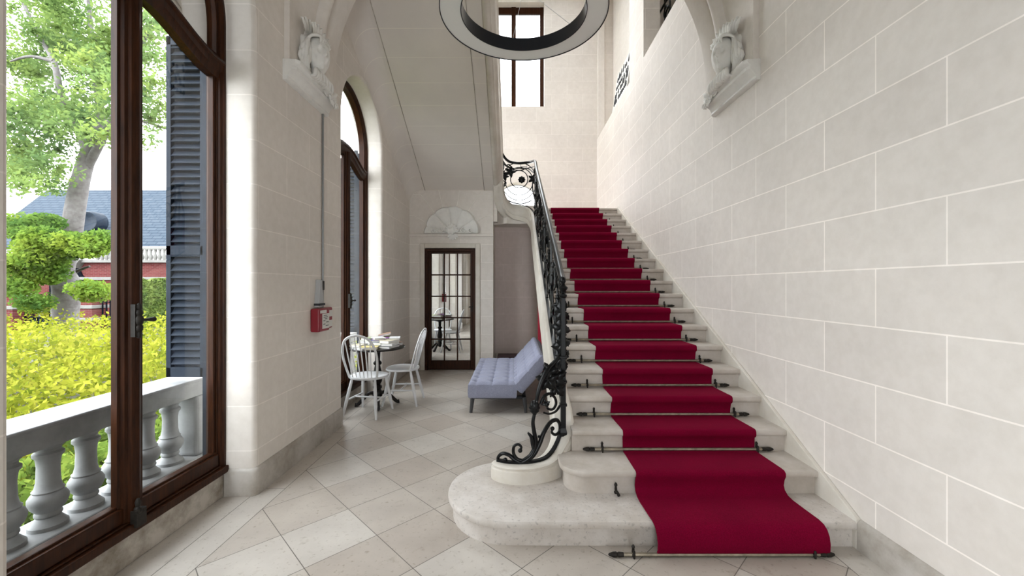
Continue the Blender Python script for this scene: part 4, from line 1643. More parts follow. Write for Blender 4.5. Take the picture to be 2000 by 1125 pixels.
for a in range(5):
    leaf(mb, (shc[0] + 0.02, YD - 0.035, 2.41), (math.sin((a - 2) * 0.5), -0.05, -math.cos((a - 2) * 0.5)), 0.115, Vector((0, -1, 0)))
build('leaf_pendant', mb, M['carved'], rt, smooth=60, world=True)

# ------------------------------------------------------------------ ring pendant lamp
zc_, yc_, xc_ = 3.456, 2.95, 0.07
lr = root('ring_pendant_lamp', (xc_, yc_, zc_), label='large black ring pendant lamp with pale diffuser, hanging high over the hall', cat='pendant lamp')
Ro, Ri = 0.602, 0.447
mb = MB()
n = 96


def ringpt(r, z, k):
    a = 2 * PI * k / n
    return (r * math.cos(a), r * math.sin(a), z)


prof = [(Ro, -0.004), (Ro, 0.10), (Ri, 0.10), (Ri, -0.004), (Ri + 0.006, -0.004), (Ri + 0.006, 0.09), (Ro - 0.006, 0.09), (Ro - 0.006, -0.004)]
mb.loft([[ringpt(r, z, k) for r, z in prof] for k in range(n)], loop=True, cap=False)
build('lamp_ring', mb, M['lamp_black'], lr, smooth=35)
mb = MB()
prof = [(Ro - 0.006, 0.002), (Ri + 0.006, 0.002), (Ri + 0.006, 0.01), (Ro - 0.006, 0.01)]
mb.loft([[ringpt(r, z, k) for r, z in prof] for k in range(n)], loop=True, cap=False)
build('diffuser', mb, M['diffuser'], lr, smooth=35)
mb = MB()
for a in (35, 100, 215, 320):
    c_, s_ = math.cos(math.radians(a)), math.sin(math.radians(a))
    mb.tube([(0, 0, 0.19), (Ri * c_ * 1.01, Ri * s_ * 1.01, 0.095)], 0.0018, 5)
mb.tube([(0, 0, 0.19), (0, 0, ZC - zc_)], 0.003, 6)
build('suspension_wire', mb, M['white'], lr)
mb = MB()
mb.lathe([(0.001, 0.17), (0.012, 0.172), (0.012, 0.21), (0.005, 0.23), (0.001, 0.24)], (0, 0, 0), 12)
build('hub', mb, M['grey_metal'], lr)

# ------------------------------------------------------------------ alarm box and conduit
ab = root('fire_alarm_box', (XL, 3.9, 1.07), label='red plastic alarm box with paper notices fixed to the left pier', cat='alarm box')
mb = MB()
mb.box(XL, XL + 0.085, 3.72, 3.93, 1.075, 1.29)
mb.box(XL, XL + 0.055, 3.93, 4.06, 1.085, 1.29)
build('housing', mb, M['red'], ab, smooth=0, bevel=0.014, world=True, seg=3)


def decal(mb, y0, y1, z0, z1, x):
    mb.box(x, x + 0.0015, y0, y1, z0, z1)


mb = MB()
decal(mb, 3.775, 3.915, 1.10, 1.24, XL + 0.0855)
decal(mb, 3.735, 3.86, 1.245, 1.272, XL + 0.0855)
o = build('notice', mb, M['paper'], ab, smooth=0, world=True)
mb = MB()
for q, (a, b_) in enumerate(((3.80, 3.87), (3.80, 3.88), (3.82, 3.87), (3.79, 3.83), (3.85, 3.90), (3.79, 3.83), (3.84, 3.90))):
    z = 1.222 - 0.016 * q
    decal(mb, a, b_, z - 0.003, z + 0.003, XL + 0.0875)
build('printed_line', mb, M['ink'], o, smooth=0, world=True)
mb = MB()
decal(mb, 3.985, 4.045, 1.20, 1.26, XL + 0.0555)
o2 = build('notice', mb, M['paper'], ab, smooth=0, world=True)
mb = MB()
decal(mb, 3.96, 4.045, 1.10, 1.165, XL + 0.0555)
build('notice', mb, M['paper'], ab, smooth=0, world=True)
# holder above the box
hd = root('alarm_key_holder', (XL, 3.86, 1.3), label='narrow clear plastic holder with black band above the red alarm box', cat='holder')
mb = MB()
mb.loft([[(XL + a * 0.045, 3.845 + b_ * w_, z) for a, b_ in ((0, -1), (1, -1), (1, 1), (0, 1))] for z, w_ in ((1.30, 0.05), (1.34, 0.05), (1.42, 0.04), (1.46, 0.028), (1.50, 0.025), (1.555, 0.025))])
build('tube_body', mb, M['clear_plastic'], hd, smooth=30, world=True, bevel=0.004)
mb = MB()
mb.box(XL, XL + 0.055, 3.79, 3.90, 1.315, 1.335)
build('band', mb, M['ink'], hd, smooth=0, world=True)
mb = MB()
mb.box(XL, XL + 0.05, 3.87, 3.90, 1.46, 1.545)
build('clip', mb, M['bronze'], hd, smooth=0, world=True, bevel=0.003)
mb = MB()
mb.tube([(XL + 0.012, 3.945, 1.29), (XL + 0.012, 3.945, 3.155)], 0.009, 8)
tag(build('cable_conduit', mb, M['grey_metal'], None), 'thin grey cable conduit running up the left pier from the alarm box', 'conduit')

# ------------------------------------------------------------------ chairs
def seat_mesh():
    mb = MB()
    rings = []
    n = 36
    for z, k in ((0.424, 0.90), (0.430, 0.98), (0.440, 1.0), (0.452, 0.985), (0.456, 0.94), (0.450, 0.7), (0.446, 0.3), (0.445, 0.02)):
        ring = []
        for i in range(n):
            a = 2 * PI * i / n
            ca, sa = math.cos(a), math.sin(a)
            ex = 0.215 * (abs(ca) ** 0.8) * (1 if ca > 0 else -1)
            ey = 0.205 * (abs(sa) ** 0.8) * (1 if sa > 0 else -1)
            if sa < 0:
                ex *= 1.0 - 0.10 * abs(sa)
            ring.append((ex * k, ey * k, z))
        rings.append(ring)
    mb.loft(rings)
    return mb


def make_chair():
    rt = root('spindle_back_chair')
    build('seat', seat_mesh(), M['white'], rt, smooth=50)
    tops = [(-0.14, -0.13), (0.14, -0.13), (0.145, 0.12), (-0.145, 0.12)]
    feet = [(-0.205, -0.225), (0.205, -0.225), (0.195, 0.205), (-0.195, 0.205)]
    for (a, b_), (c, d) in zip(tops, feet):
        mb = MB()
        mb.tube([(a + (c - a) * t, b_ + (d - b_) * t, 0.43 * (1 - t)) for t in (0, 0.25, 0.6, 1)], [0.014, 0.018, 0.019, 0.0125], 10)
        build('leg', mb, M['white'], rt)
    def L2(i, t):
        (a, b_), (c, d) = tops[i], feet[i]
        return Vector((a + (c - a) * t, b_ + (d - b_) * t, 0.43 * (1 - t)))
    for i, j in ((0, 3), (1, 2)):
        mb = MB()
        p, q = L2(i, 0.55), L2(j, 0.55)
        mb.tube([p, p.lerp(q, 0.3), p.lerp(q, 0.5), p.lerp(q, 0.7), q], [0.008, 0.0115, 0.0125, 0.0115, 0.008], 8)
        build('stretcher', mb, M['white'], rt)
    mb = MB()
    p = (L2(0, 0.55) + L2(3, 0.55)) / 2
    q = (L2(1, 0.55) + L2(2, 0.55)) / 2
    mb.tube([p, p.lerp(q, 0.5), q], [0.009, 0.012, 0.009], 8)
    build('stretcher', mb, M['white'], rt)
    hoop = [(-0.165, -0.135, 0.44), (-0.190, -0.17, 0.56), (-0.205, -0.21, 0.70), (-0.185, -0.245, 0.82), (-0.13, -0.268, 0.905), (0, -0.282, 0.945), (0.13, -0.268, 0.905), (0.185, -0.245, 0.82), (0.205, -0.21, 0.70), (0.190, -0.17, 0.56), (0.165, -0.135, 0.44)]
    hp = sm(hoop, 6)
    mb = MB()
    rings = []
    for i, p in enumerate(hp):
        t = (hp[min(i + 1, len(hp) - 1)] - hp[max(i - 1, 0)]).normalized()
        f = Vector((0, 1, 0.3)).normalized()
        sd = t.cross(f).normalized()
        f2 = sd.cross(t)
        rings.append([p + sd * (0.0145 * math.cos(a)) + f2 * (0.010 * math.sin(a)) for a in [2 * PI * k / 10 for k in range(10)]])
    mb.loft(rings)
    build('hoop_back', mb, M['white'], rt, smooth=60)
    for i in range(6):
        u = (i - 2.5) / 2.5
        xb, xt = 0.115 * u, 0.150 * u
        zt = float(np.interp(abs(xt), [0, 0.065, 0.13, 0.16, 0.185], [0.945, 0.932, 0.903, 0.868, 0.82])) - 0.006
        yt = float(np.interp(abs(xt), [0, 0.13, 0.185], [-0.282, -0.268, -0.245]))
        mb = MB()
        mb.tube([(xb, -0.155, 0.445), (xb + (xt - xb) * 0.5, -0.212, 0.445 + (zt - 0.445) * 0.5), (xt, yt, zt)], [0.0065, 0.0078, 0.0055], 8)
        build('spindle', mb, M['white'], rt)
    return rt


ch = make_chair()
ch.location = (-1.705, 4.815, 0)
ch.rotation_euler = (0, 0, math.radians(-9))
tag(ch, 'white spindle-back chair with its back to us, nearest the red alarm box', 'chair', 'white spindle-back chairs')
ch2 = copy_tree(ch)
ch2.location = (-1.43, 5.27, 0)
ch2.rotation_euler = (0, 0, math.radians(90))
tag(ch2, 'white spindle-back chair seen side-on between the table and the mirrored door', 'chair', 'white spindle-back chairs')

# ------------------------------------------------------------------ pedestal table
TX, TY, TZ = -1.715, 5.14, 0.735
tb = root('pedestal_table', (TX, TY, 0), label='small round dark pedestal table covered in books by the window', cat='table')
mb = MB()
mb.lathe([(0.001, TZ - 0.022), (0.30, TZ - 0.022), (0.325, TZ - 0.020), (0.333, TZ - 0.012), (0.335, TZ - 0.006), (0.330, TZ), (0.001, TZ)], (0, 0, 0), 48)
build('table_top', mb, M['tabledark'], tb)
mb = MB()
mb.lathe([(0.05, TZ - 0.022), (0.11, TZ - 0.03), (0.10, TZ - 0.05), (0.035, TZ - 0.07), (0.03, 0.56), (0.05, 0.54), (0.05, 0.52), (0.032, 0.50), (0.045, 0.44), (0.062, 0.36), (0.055, 0.30), (0.034, 0.26), (0.055, 0.24), (0.055, 0.22), (0.038, 0.20), (0.06, 0.17), (0.06, 0.12), (0.03, 0.09), (0.001, 0.085)], (0, 0, 0), 24)
build('pedestal', mb, M['tabledark'], tb)
for a in (20, 110, 200, 290):
    c_, s_ = math.cos(math.radians(a)), math.sin(math.radians(a))
    mb = MB()
    P_ = sm([(0.03 * c_, 0.03 * s_, 0.15), (0.10 * c_, 0.10 * s_, 0.155), (0.17 * c_, 0.17 * s_, 0.09), (0.23 * c_, 0.23 * s_, 0.03), (0.265 * c_, 0.265 * s_, 0.028)], 4)
    mb.tube(P_, [0.022] * (len(P_) - 3) + [0.022, 0.026, 0.024], 8)
    build('leg', mb, M['tabledark'], tb)

# ------------------------------------------------------------------ books
BM = {}


def bookmat(c):
    if c not in BM:
        BM[c] = plain('book_cover', c, 0.5, var=0.06, scale=20)
    return BM[c]


def book(x, y, z, w, d, h, rz, cover, label, tilt=(0, 0), spine=0.0):
    rt = root('book', (TX + x, TY + y, z), 0, label, 'book', 'books heaped on the round table')
    rt.rotation_euler = (tilt[0], tilt[1], math.radians(rz))
    mb = MB()
    mb.box(-w / 2, w / 2, -d / 2, d / 2, 0, 0.0025)
    mb.box(-w / 2, w / 2, -d / 2, d / 2, h - 0.0025, h)
    mb.box(-w / 2, -w / 2 + 0.003, -d / 2, d / 2, 0, h)
    build('cover', mb, bookmat(cover), rt, smooth=0, bevel=0.001)
    mb = MB()
    mb.box(-w / 2 + 0.003, w / 2 - 0.004, -d / 2 + 0.004, d / 2 - 0.004, 0.0025, h - 0.0025)
    build('pages', mb, M['paper'], rt, smooth=0)
    return rt


WHT, CRM, YEL, DRK, BLU, PUR, BRN, GRN, RED_ = (0.60, 0.60, 0.60), (0.55, 0.50, 0.38), (0.50, 0.42, 0.16), (0.03, 0.03, 0.035), (0.10, 0.14, 0.30), (0.22, 0.05, 0.28), (0.28, 0.17, 0.11), (0.30, 0.34, 0.20), (0.3, 0.04, 0.05)
z0 = TZ + 0.0006
book(-0.03, -0.20, z0, 0.20, 0.15, 0.030, 8, YEL, 'yellow-covered book lying flat at the near edge of the table')
book(-0.20, -0.10, z0, 0.15, 0.20, 0.022, 25, WHT, 'thin white book on the window side of the table')
book(-0.20, -0.10, z0 + 0.023, 0.13, 0.18, 0.018, -12, CRM, 'cream booklet on top of the thin white book')
book(0.17, -0.08, z0, 0.16, 0.22, 0.028, -18, DRK, 'dark-covered book at the bottom of the right-hand pile')
book(0.18, -0.07, z0 + 0.029, 0.15, 0.21, 0.032, -8, WHT, 'thick white paperback second from the bottom of the right-hand pile')
book(0.17, -0.06, z0 + 0.062, 0.15, 0.20, 0.030, -26, CRM, 'thick cream paperback on top of the right-hand pile')
book(0.0, 0.0, z0, 0.17, 0.23, 0.034, 5, GRN, 'olive green book at the bottom of the middle pile')
book(0.01, 0.01, z0 + 0.035, 0.17, 0.22, 0.026, -10, WHT, 'white book in the middle pile, resting on the olive one')
book(0.0, 0.03, z0 + 0.062, 0.16, 0.21, 0.022, 14, BLU, 'blue book in the middle pile under the purple one')
book(0.04, 0.02, z0 + 0.085, 0.15, 0.20, 0.020, -5, PUR, 'purple and white book on top of the middle pile')
book(-0.17, 0.09, z0, 0.16, 0.20, 0.040, 12, BLU, 'blue-grey book at the back of the table near the window')
book(-0.16, 0.10, z0 + 0.041, 0.15, 0.19, 0.030, -8, WHT, 'white book on the blue-grey one near the window')
book(0.17, 0.17, z0, 0.15, 0.20, 0.036, 30, BRN, 'brown book lying at the back right of the table')
book(0.0, 0.22, z0, 0.18, 0.14, 0.055, -6, WHT, 'fat white book at the far edge of the table')
book(0.0, 0.22, z0 + 0.056, 0.17, 0.13, 0.045, 10, GRN, 'green-grey book stacked at the far edge of the table')
book(0.03, 0.20, z0 + 0.118, 0.16, 0.12, 0.022, 18, BRN, 'tan book propped at a slant on the far stack', tilt=(0, -0.20))

book(-0.08, 0.12, z0 + 0.072, 0.16, 0.21, 0.018, 20, CRM, 'cream magazine lying across the two middle piles')
book(0.02, -0.02, z0 + 0.106, 0.14, 0.19, 0.012, 32, WHT, 'thin white booklet lying askew on the purple book')
book(-0.12, -0.24, z0, 0.12, 0.10, 0.016, -20, WHT, 'small white leaflet by the yellow book at the table edge')
book(0.20, 0.06, z0 + 0.093, 0.13, 0.18, 0.016, 12, WHT, 'slim white book on the cream paperback at the right')
book(-0.13, 0.08, z0 + 0.072, 0.13, 0.17, 0.030, -24, GRN, 'sage green paperback on the white book near the window')

# ------------------------------------------------------------------ sofa bed
sf = root('sofa_bed', (-0.1, 5.6, 0), label='blue-grey tufted sofa bed with low reclined back, under the stairs', cat='sofa')


def cushion(w, l, h, nx, ny, tx, ty, depth=0.016, r=0.035):
    """w along x, l along y, tufted top; local origin at centre of the bottom"""
    mb = MB()
    NXc, NYc = 44, 100
    tuft = [((i + 0.5) / tx * w - w / 2, (j + 0.5) / ty * l - l / 2) for i in range(tx) for j in range(ty)]
    top = []
    for j in range(NYc + 1):
        row = []
        for i in range(NXc + 1):
            x = (i / NXc - 0.5) * w
            y = (j / NYc - 0.5) * l
            z = h
            for (a, b_) in tuft:
                d2 = (x - a) ** 2 + (y - b_) ** 2
                if d2 < 0.02:
                    z -= depth * math.exp(-d2 / 0.0011)
            sxm = (x + w / 2) / w * tx
            sym = (y + l / 2) / l * ty
            fx = abs((sxm % 1) - 0.5)
            fy = abs((sym % 1) - 0.5)
            z -= depth * 0.35 * math.exp(-(fx / 0.06) ** 2) + depth * 0.35 * math.exp(-(fy / 0.08) ** 2)
            ex = min(x + w / 2, w / 2 - x)
            ey = min(y + l / 2, l / 2 - y)
            e = min(ex, ey)
            if e < r:
                z -= r * (1 - math.sqrt(max(0, 1 - (1 - e / r) ** 2)))
            row.append((x, y, z))
        top.append(row)
    mb.loft(top, closed=False, cap=False)
    # side skirt
    edge = [top[0][i] for i in range(NXc + 1)] + [top[j][NXc] for j in range(1, NYc + 1)] + [top[NYc][i] for i in range(NXc - 1, -1, -1)] + [top[j][0] for j in range(NYc - 1, 0, -1)]
    low = [(x * 1.0, y, 0.02) for x, y, z in edge]
    low2 = [(x * 0.96, y * 0.985, 0.0) for x, y, z in edge]
    mid = [(x * 1.012, y * 1.004, (z + 0.02) / 2) for x, y, z in edge]
    mb.loft([edge, mid, low, low2])
    return mb


o = build('seat_cushion', cushion(0.57, 1.64, 0.195, 3, 8, 3, 8, depth=0.030), M['fabric'], sf, smooth=60)
o.location = (-0.155, 0.02, 0.175)
o = build('backrest', cushion(0.50, 1.64, 0.165, 3, 8, 3, 8, depth=0.024), M['fabric'], sf, smooth=60)
o.rotation_euler = (0, math.radians(-48), 0)
o.location = (0.362, 0.02, 0.412)
mb = MB()
mb.box(-0.40, 0.24, -0.72, -0.68, 0.15, 0.18)
mb.box(-0.40, 0.24, 0.68, 0.72, 0.15, 0.18)
mb.box(-0.38, -0.34, -0.72, 0.72, 0.15, 0.18)
mb.box(0.20, 0.24, -0.72, 0.72, 0.15, 0.18)
build('frame', mb, M['lamp_black'], sf, smooth=0)
for (x, y, dx) in ((-0.39, -0.765, -0.02), (0.22, -0.765, 0.02), (-0.39, 0.765, -0.02), (0.22, 0.765, 0.02)):
    mb = MB()
    mb.tube([(x, y, 0.18), (x + dx, y, 0.0)], [0.026, 0.018], 8)
    build('leg', mb, plain('dark_grey_leg', (0.05, 0.05, 0.055), 0.4) if 'dark_grey_leg' not in bpy.data.materials else bpy.data.materials['dark_grey_leg'], sf)

# rolled red carpet standing under the stairs behind the sofa
mb = MB()
mb.tube([(0.475, 6.9, 0), (0.475, 6.92, 1.32)], 0.075, 20)
tag(build('rolled_carpet', mb, plain('dull_red_cloth', (0.30, 0.012, 0.03), 0.9), None), 'narrow crimson roll standing behind the sofa, under the stairs', 'carpet roll')
# dark box behind the sofa
mb = MB()
mb.box(-0.30, 0.25, 7.3, 7.62, 0, 0.24)
tag(build('storage_crate', mb, plain('dark_wine_board', (0.035, 0.012, 0.015), 0.6), None, smooth=0, bevel=0.01), 'low dark wine-coloured box against the alcove wall behind the sofa', 'box')

# ------------------------------------------------------------------ gallery items
cv = root('canvas_panel', (2.02, 7.8, 4.98), label='white canvas with black brush script leaning in the upper gallery opening', cat='canvas')


def CVp(u, v, t):
    """u from the near to the far end, v up, t out of the face towards the stairwell"""
    return Vector((1.995 + 0.12 * v - t, 7.26 + 1.09 * u, 4.985 + 0.80 * v))


mb = MB()
mb.add([CVp(0, 0, 0), CVp(1, 0, 0), CVp(1, 1, 0), CVp(0, 1, 0), CVp(0, 0, -0.03), CVp(1, 0, -0.03), CVp(1, 1, -0.03), CVp(0, 1, -0.03)],
       [(0, 1, 2, 3), (4, 7, 6, 5), (0, 4, 5, 1), (1, 5, 6, 2), (2, 6, 7, 3), (3, 7, 4, 0)])
build('canvas', mb, M['paper'], cv, smooth=0, world=True)
rnd = random.Random(12)
for line in range(4):
    mb = MB()
    u = 0.90
    while u > 0.10:
        hgt = rnd.choice((0.06, 0.07, 0.17, 0.09))
        v0 = 0.76 - line * 0.20
        pts = [CVp(u, v0, 0.003), CVp(u - 0.012, v0 + hgt, 0.003), CVp(u - 0.03, v0 + hgt * 0.6, 0.003), CVp(u - 0.025, v0 - 0.02, 0.003), CVp(u - 0.05, v0 + 0.02, 0.003)]
        mb.tube(sm(pts, 4), 0.009, 5)
        u -= rnd.choice((0.07, 0.07, 0.09, 0.14))
    build('brush_script', mb, M['ink'], cv, world=True)
mb = MB()
mb.box(2.14, 2.20, 7.02, 7.9, 4.98, 5.62)  # flat dark panel showing past the canvas's near edge
tag(build('dark_panel', mb, M['tabledark'], None, smooth=0, bevel=0.01), 'dark flat panel standing behind the white canvas in the gallery opening', 'case')

gr = root('iron_grille', (2.33, 5.4, 4.98), label='black scrolled iron grille in the upper gallery opening', cat='grille')
mb = MB()
for y in np.arange(4.4, 6.6, 0.22):
    mb.tube([(2.35, y, 4.98), (2.35, y, 8.6)], 0.012, 6)
for z in (5.05, 5.9, 6.8, 7.7):
    mb.tube([(2.35, 4.35, z), (2.35, 6.6, z)], 0.016, 6)
build('bars', mb, M['black'], gr, world=True)
mb = MB()
for y in np.arange(4.5, 6.6, 0.44):
    for z in np.arange(5.25, 8.2, 0.42):
        for s in (-1, 1):
            pts = []
            for i in range(20):
                t = i / 19
                a = PI / 2 * s + s * t * 2.6 * PI
                r_ = 0.17 * (1 - 0.8 * t)
                pts.append((2.34, y + s * 0.02 + r_ * math.cos(a), z + s * 0.06 + r_ * math.sin(a)))
            mb.tube(pts, 0.014, 5)
build('scrollwork', mb, M['black'], gr, world=True)

# ------------------------------------------------------------------ balcony outside window 1 (and window 2)
def balustrade(y0, y1, label):
    rt = root('balustrade', (-2.5, (y0 + y1) / 2, 0.0), label=label, cat='balustrade', group='balcony balustrades')
    mb = MB()
    mb.box(-2.78, -2.195, y0 - 0.3, y1 + 0.3, -0.35, 0.14)
    mb.box(-2.66, -2.38, y0 - 0.2, y1 + 0.2, 0.14, 0.205)
    build('base', mb, M['ext_stone'], rt, smooth=0, bevel=0.01, world=True)
    mb = MB()
    pr_ = [(-2.395, 0.665), (-2.395, 0.775), (-2.375, 0.782), (-2.375, 0.80), (-2.64, 0.805), (-2.65, 0.782), (-2.635, 0.775), (-2.635, 0.665)]
    mb.loft([[(x, y, z) for x, z in pr_] for y in (y0 - 0.25, y1 + 0.3)])
    build('top_rail', mb, M['ext_stone'], rt, smooth=0, bevel=0.006, world=True)
    n_ = int(round((y1 - y0) / 0.195))
    bal = None
    for i in range(n_):
        y = y0 + 0.10 + i * 0.195
        if bal is None:
            mb = MB()
            mb.lathe([(0.001, 0.2), (0.066, 0.2), (0.066, 0.225), (0.058, 0.235), (0.04, 0.262), (0.046, 0.272), (0.046, 0.282), (0.042, 0.292), (0.058, 0.315), (0.067, 0.345), (0.067, 0.365), (0.058, 0.385), (0.05, 0.395), (0.054, 0.405), (0.046, 0.415),
                      (0.040, 0.45), (0.038, 0.53), (0.042, 0.575), (0.052, 0.59), (0.052, 0.605), (0.042, 0.615), (0.042, 0.63), (0.055, 0.645), (0.055, 0.667), (0.001, 0.667)], (0, 0, 0), 24)
            mb.v = [(v[0] * 1.18, v[1] * 1.18, v[2]) for v in mb.v]
            bal = build('baluster', mb, M['ext_stone'], rt, smooth=35)
            bal.location = (-0.01, y - rt.location.y, 0)
        else:
            b2 = bal.copy()
            COL.objects.link(b2)
            b2.parent = rt
            b2.location = (-0.01, y - rt.location.y, 0)
    for ye in (y1 + 0.12, y0 - 0.12):
        mb = MB()
        mb.box(-2.64, -2.40, ye - 0.10, ye + 0.10, 0.20, 0.667)
        build('end_pier', mb, M['ext_stone'], rt, smooth=0, bevel=0.03, world=True, seg=4)
    return rt


balustrade(1.13, 3.08, 'pale stone balustrade outside the large near window')
balustrade(4.35, 5.95, 'pale stone balustrade outside the second window')


def shutter(y, label):
    rt = root('louvred_shutter', (-2.36, y, 0.84), label=label, cat='shutter', group='folded louvred shutters')
    x0, x1 = -2.515, -2.215
    mb = MB()
    mb.box(x0, x0 + 0.035, y, y + 0.035, 0.84, 3.30)
    mb.box(x1 - 0.055, x1, y, y + 0.035, 0.84, 3.42)
    for z in (0.84, 1.72, 3.24):
        mb.box(x0, x1, y, y + 0.035, z, z + 0.07)
    build('shutter_frame', mb, M['shutter'], rt, smooth=0, bevel=0.003, world=True)
    mb = MB()
    z = 0.93
    while z < 3.22:
        mb.obox(((x0 + x1) / 2 - 0.01, y + 0.018, z + 0.02), (x1 - x0 - 0.08, 0.008, 0.050), (math.radians(-38), 0, 0))
        z += 0.052
    build('louvres', mb, M['shutter'], rt, smooth=0, world=True)
    mb = MB()
    mb.box(x0, x1, y + 0.05, y + 0.08, 0.84, 3.30)
    build('folded_leaf', mb, M['shutter'], rt, smooth=0, bevel=0.003, world=True)
    mb = MB()
    for z in (1.0, 1.95, 2.85):
        mb.box(x1 - 0.03, x1 + 0.02, y - 0.012, y + 0.004, z, z + 0.11)
    build('hinge', mb, M['shutter'], rt, smooth=0, world=True, bevel=0.003)
    return rt


shutter(2.955, 'blue-grey louvred shutter folded open outside the large near window')
shutter(5.80, 'blue-grey louvred shutter folded open outside the second window')

# ------------------------------------------------------------------ garden
mb = MB()
mb.quad((-90, -20, -0.5), (-2.3, -20, -0.5), (-2.3, 70, -0.5), (-90, 70, -0.5))
mb.quad((-2.3, 10.4, -0.5), (60, 10.4, -0.5), (60, 70, -0.5), (-2.3, 70, -0.5))
structure('ground', mb, M['soil'], smooth=0)


def blob_points(n, c, r, shell=0.25):
    d = np.random.normal(size=(n, 3))
    d /= np.linalg.norm(d, axis=1)[:, None]
    rad = 1 - shell * np.random.rand(n, 1) ** 1.5
    return np.array(c) + d * rad * np.array(r)


def hedge_part():
    hg = root('hedge', (-6.5, 6.0, -0.5), label='dense yellow-green hedge filling the garden beyond the balustrade', cat='hedge', kind='stuff')
    P = []
    rnd = np.random.RandomState(5)
    for x in np.arange(-3.9, -12.5, -0.75):
        for y in np.arange(-1.5, 9.8, 0.7):
            if y < -x * 0.55 - 2.0:
                continue
            d = math.hypot(x, y)
            zt = (0.42 + 0.40 * min(1, (-x - 3.6) / 3.5)) + rnd.uniform(-0.10, 0.12)
            n_ = int(620 * max(0.35, min(1.2, 6.0 / d)))
            P.append(blob_points(n_, (x + rnd.uniform(-.2, .2), y + rnd.uniform(-.2, .2), zt - 0.55), (0.62, 0.62, 0.60)))
    P = np.concatenate(P)
    P = P[P[:, 2] > -0.45]
    leaves_mesh('foliage', P, 0.040, M['leafy'], hg)
    return hg


hedge_part()

lp = root('low_garden_plants', (-3.2, 3.0, -0.5), label='low green plants growing against the foot of the balustrade', cat='plants', kind='stuff')
P = []
for y in np.arange(0.4, 7.0, 0.30):
    for x in (-3.0, -3.35, -3.7):
        P.append(blob_points(420, (x + random.uniform(-.1, .1), y + random.uniform(-.1, .1), -0.18 + random.uniform(-0.05, 0.25)), (0.28, 0.28, 0.34)))
P = np.concatenate(P)
P = P[P[:, 0] < -2.82]
leaves_mesh('foliage', P, 0.036, M['fern'], lp)


def opx(px_, py_, y):
    return Vector(((px_ - 1004) * y / 799.0, y, 1.5 + (558 - py_) * y / 799.0))


# the large tree: trunk and boughs stand about 11 m out
TYd = 10.5
base = opx(127, 640, TYd)
tr = root('tree', (base.x, TYd, -0.5), label='tall leafy tree with a leaning grey trunk in the garden', cat='tree')
mb = MB()
tp = [(127, 700), (127, 635), (128, 600), (131, 560), (120, 530), (128, 500), (140, 450), (148, 400), (158, 350), (172, 300), (182, 265), (196, 235)]
TP = sm([opx(a, b_, TYd) for a, b_ in tp], 4)
rr_ = np.interp(range(len(TP)), [0, 6, 12, 20, 30, len(TP) - 1], [0.30, 0.25, 0.28, 0.22, 0.19, 0.12])
mb.tube(TP, [float(q) for q in rr_], 14)
for pts, r in (([(160, 345), (190, 290), (215, 240), (245, 190), (262, 130), (290, 60)], 0.11), ([(170, 300), (150, 250), (120, 190), (105, 120), (70, 60), (30, -30)], 0.10), ([(196, 235), (190, 160), (180, 80), (170, -40)], 0.10),
               ([(150, 250), (110, 240), (60, 230), (20, 235)], 0.05), ([(215, 240), (270, 235), (320, 250), (340, 255)], 0.05), ([(128, 545), (150, 530), (175, 520)], 0.06), ([(124, 535), (90, 500), (50, 470)], 0.06),
               ([(128, 500), (95, 480), (60, 455)], 0.05), ([(128, 490), (165, 480), (190, 470)], 0.05), ([(105, 120), (60, 110), (20, 120)], 0.05), ([(180, 80), (230, 50), (300, 20)], 0.05)):
    Q = sm([opx(a, b_, TYd + 0.25 * math.sin(i * 2.0 + a)) for i, (a, b_) in enumerate(pts)], 4)
    mb.tube(Q, [r * (1 - 0.7 * j / len(Q)) for j in range(len(Q))], 8)
build('trunk', mb, M['bark'], tr, smooth=60, world=True)
P = []
rs = np.random.RandomState(11)
cl = []
for px_, py_, sp_, nn in ((60, 300, 60, 12), (120, 200, 70, 18), (60, 120, 60, 14), (180, 120, 70, 16), (250, 150, 60, 14), (150, 40, 90, 18), (280, 60, 60, 12), (300, 200, 50, 10), (240, 250, 50, 7), (30, 220, 50, 10), (90, 30, 60, 10), (180, 250, 40, 6), (60, -60, 100, 14), (220, -60, 100, 14), (40, 340, 30, 5), (90, 330, 30, 4), (360, 120, 50, 6)):
    for _ in range(nn):
        cl.append((px_ + rs.normal() * sp_ * 0.5, py_ + rs.normal() * sp_ * 0.45, rs.normal() * 1.2, 0.45))
for px_, py_, sp_, nn in ((60, 440, 40, 9), (115, 470, 45, 13), (60, 500, 40, 10), (160, 478, 30, 5), (90, 535, 30, 7), (180, 560, 14, 3), (35, 555, 15, 3), (80, 590, 16, 2), (75, 455, 30, 5), (195, 470, 10, 2)):
    for _ in range(nn):
        cl.append((px_ + rs.normal() * sp_ * 0.55, py_ + rs.normal() * sp_ * 0.30, -0.9 + rs.normal() * 0.35, 0.34))
P2 = []
for px_, py_, dy, rad in cl:
    c = opx(px_, py_, TYd + dy)
    if dy < -0.2 and rad < 0.4:
        P.append(blob_points(560, c, (rad * 1.15, rad * 1.0, rad * 0.62), 0.9))
    else:
        P2.append(blob_points(210, c, (rad * 1.15, rad * 0.9, rad * 0.65), 1.0))
leaves_mesh('foliage', np.concatenate(P), 0.048, M['leaftree'], tr, flat=0.3)
tag(tr.children[-1], 'bright yellow-green lower sprays')
leaves_mesh('foliage', np.concatenate(P2), 0.052, M['leafpale'], tr, flat=0.2)
# the garden house
BY = 20.0
bd = root('garden_pavilion', (-20, BY, -0.5), label='red brick garden pavilion with slate roof and stone balustrade', cat='building')


def bp(px_, py_, y=BY):
    v = opx(px_, py_, y)
    return v


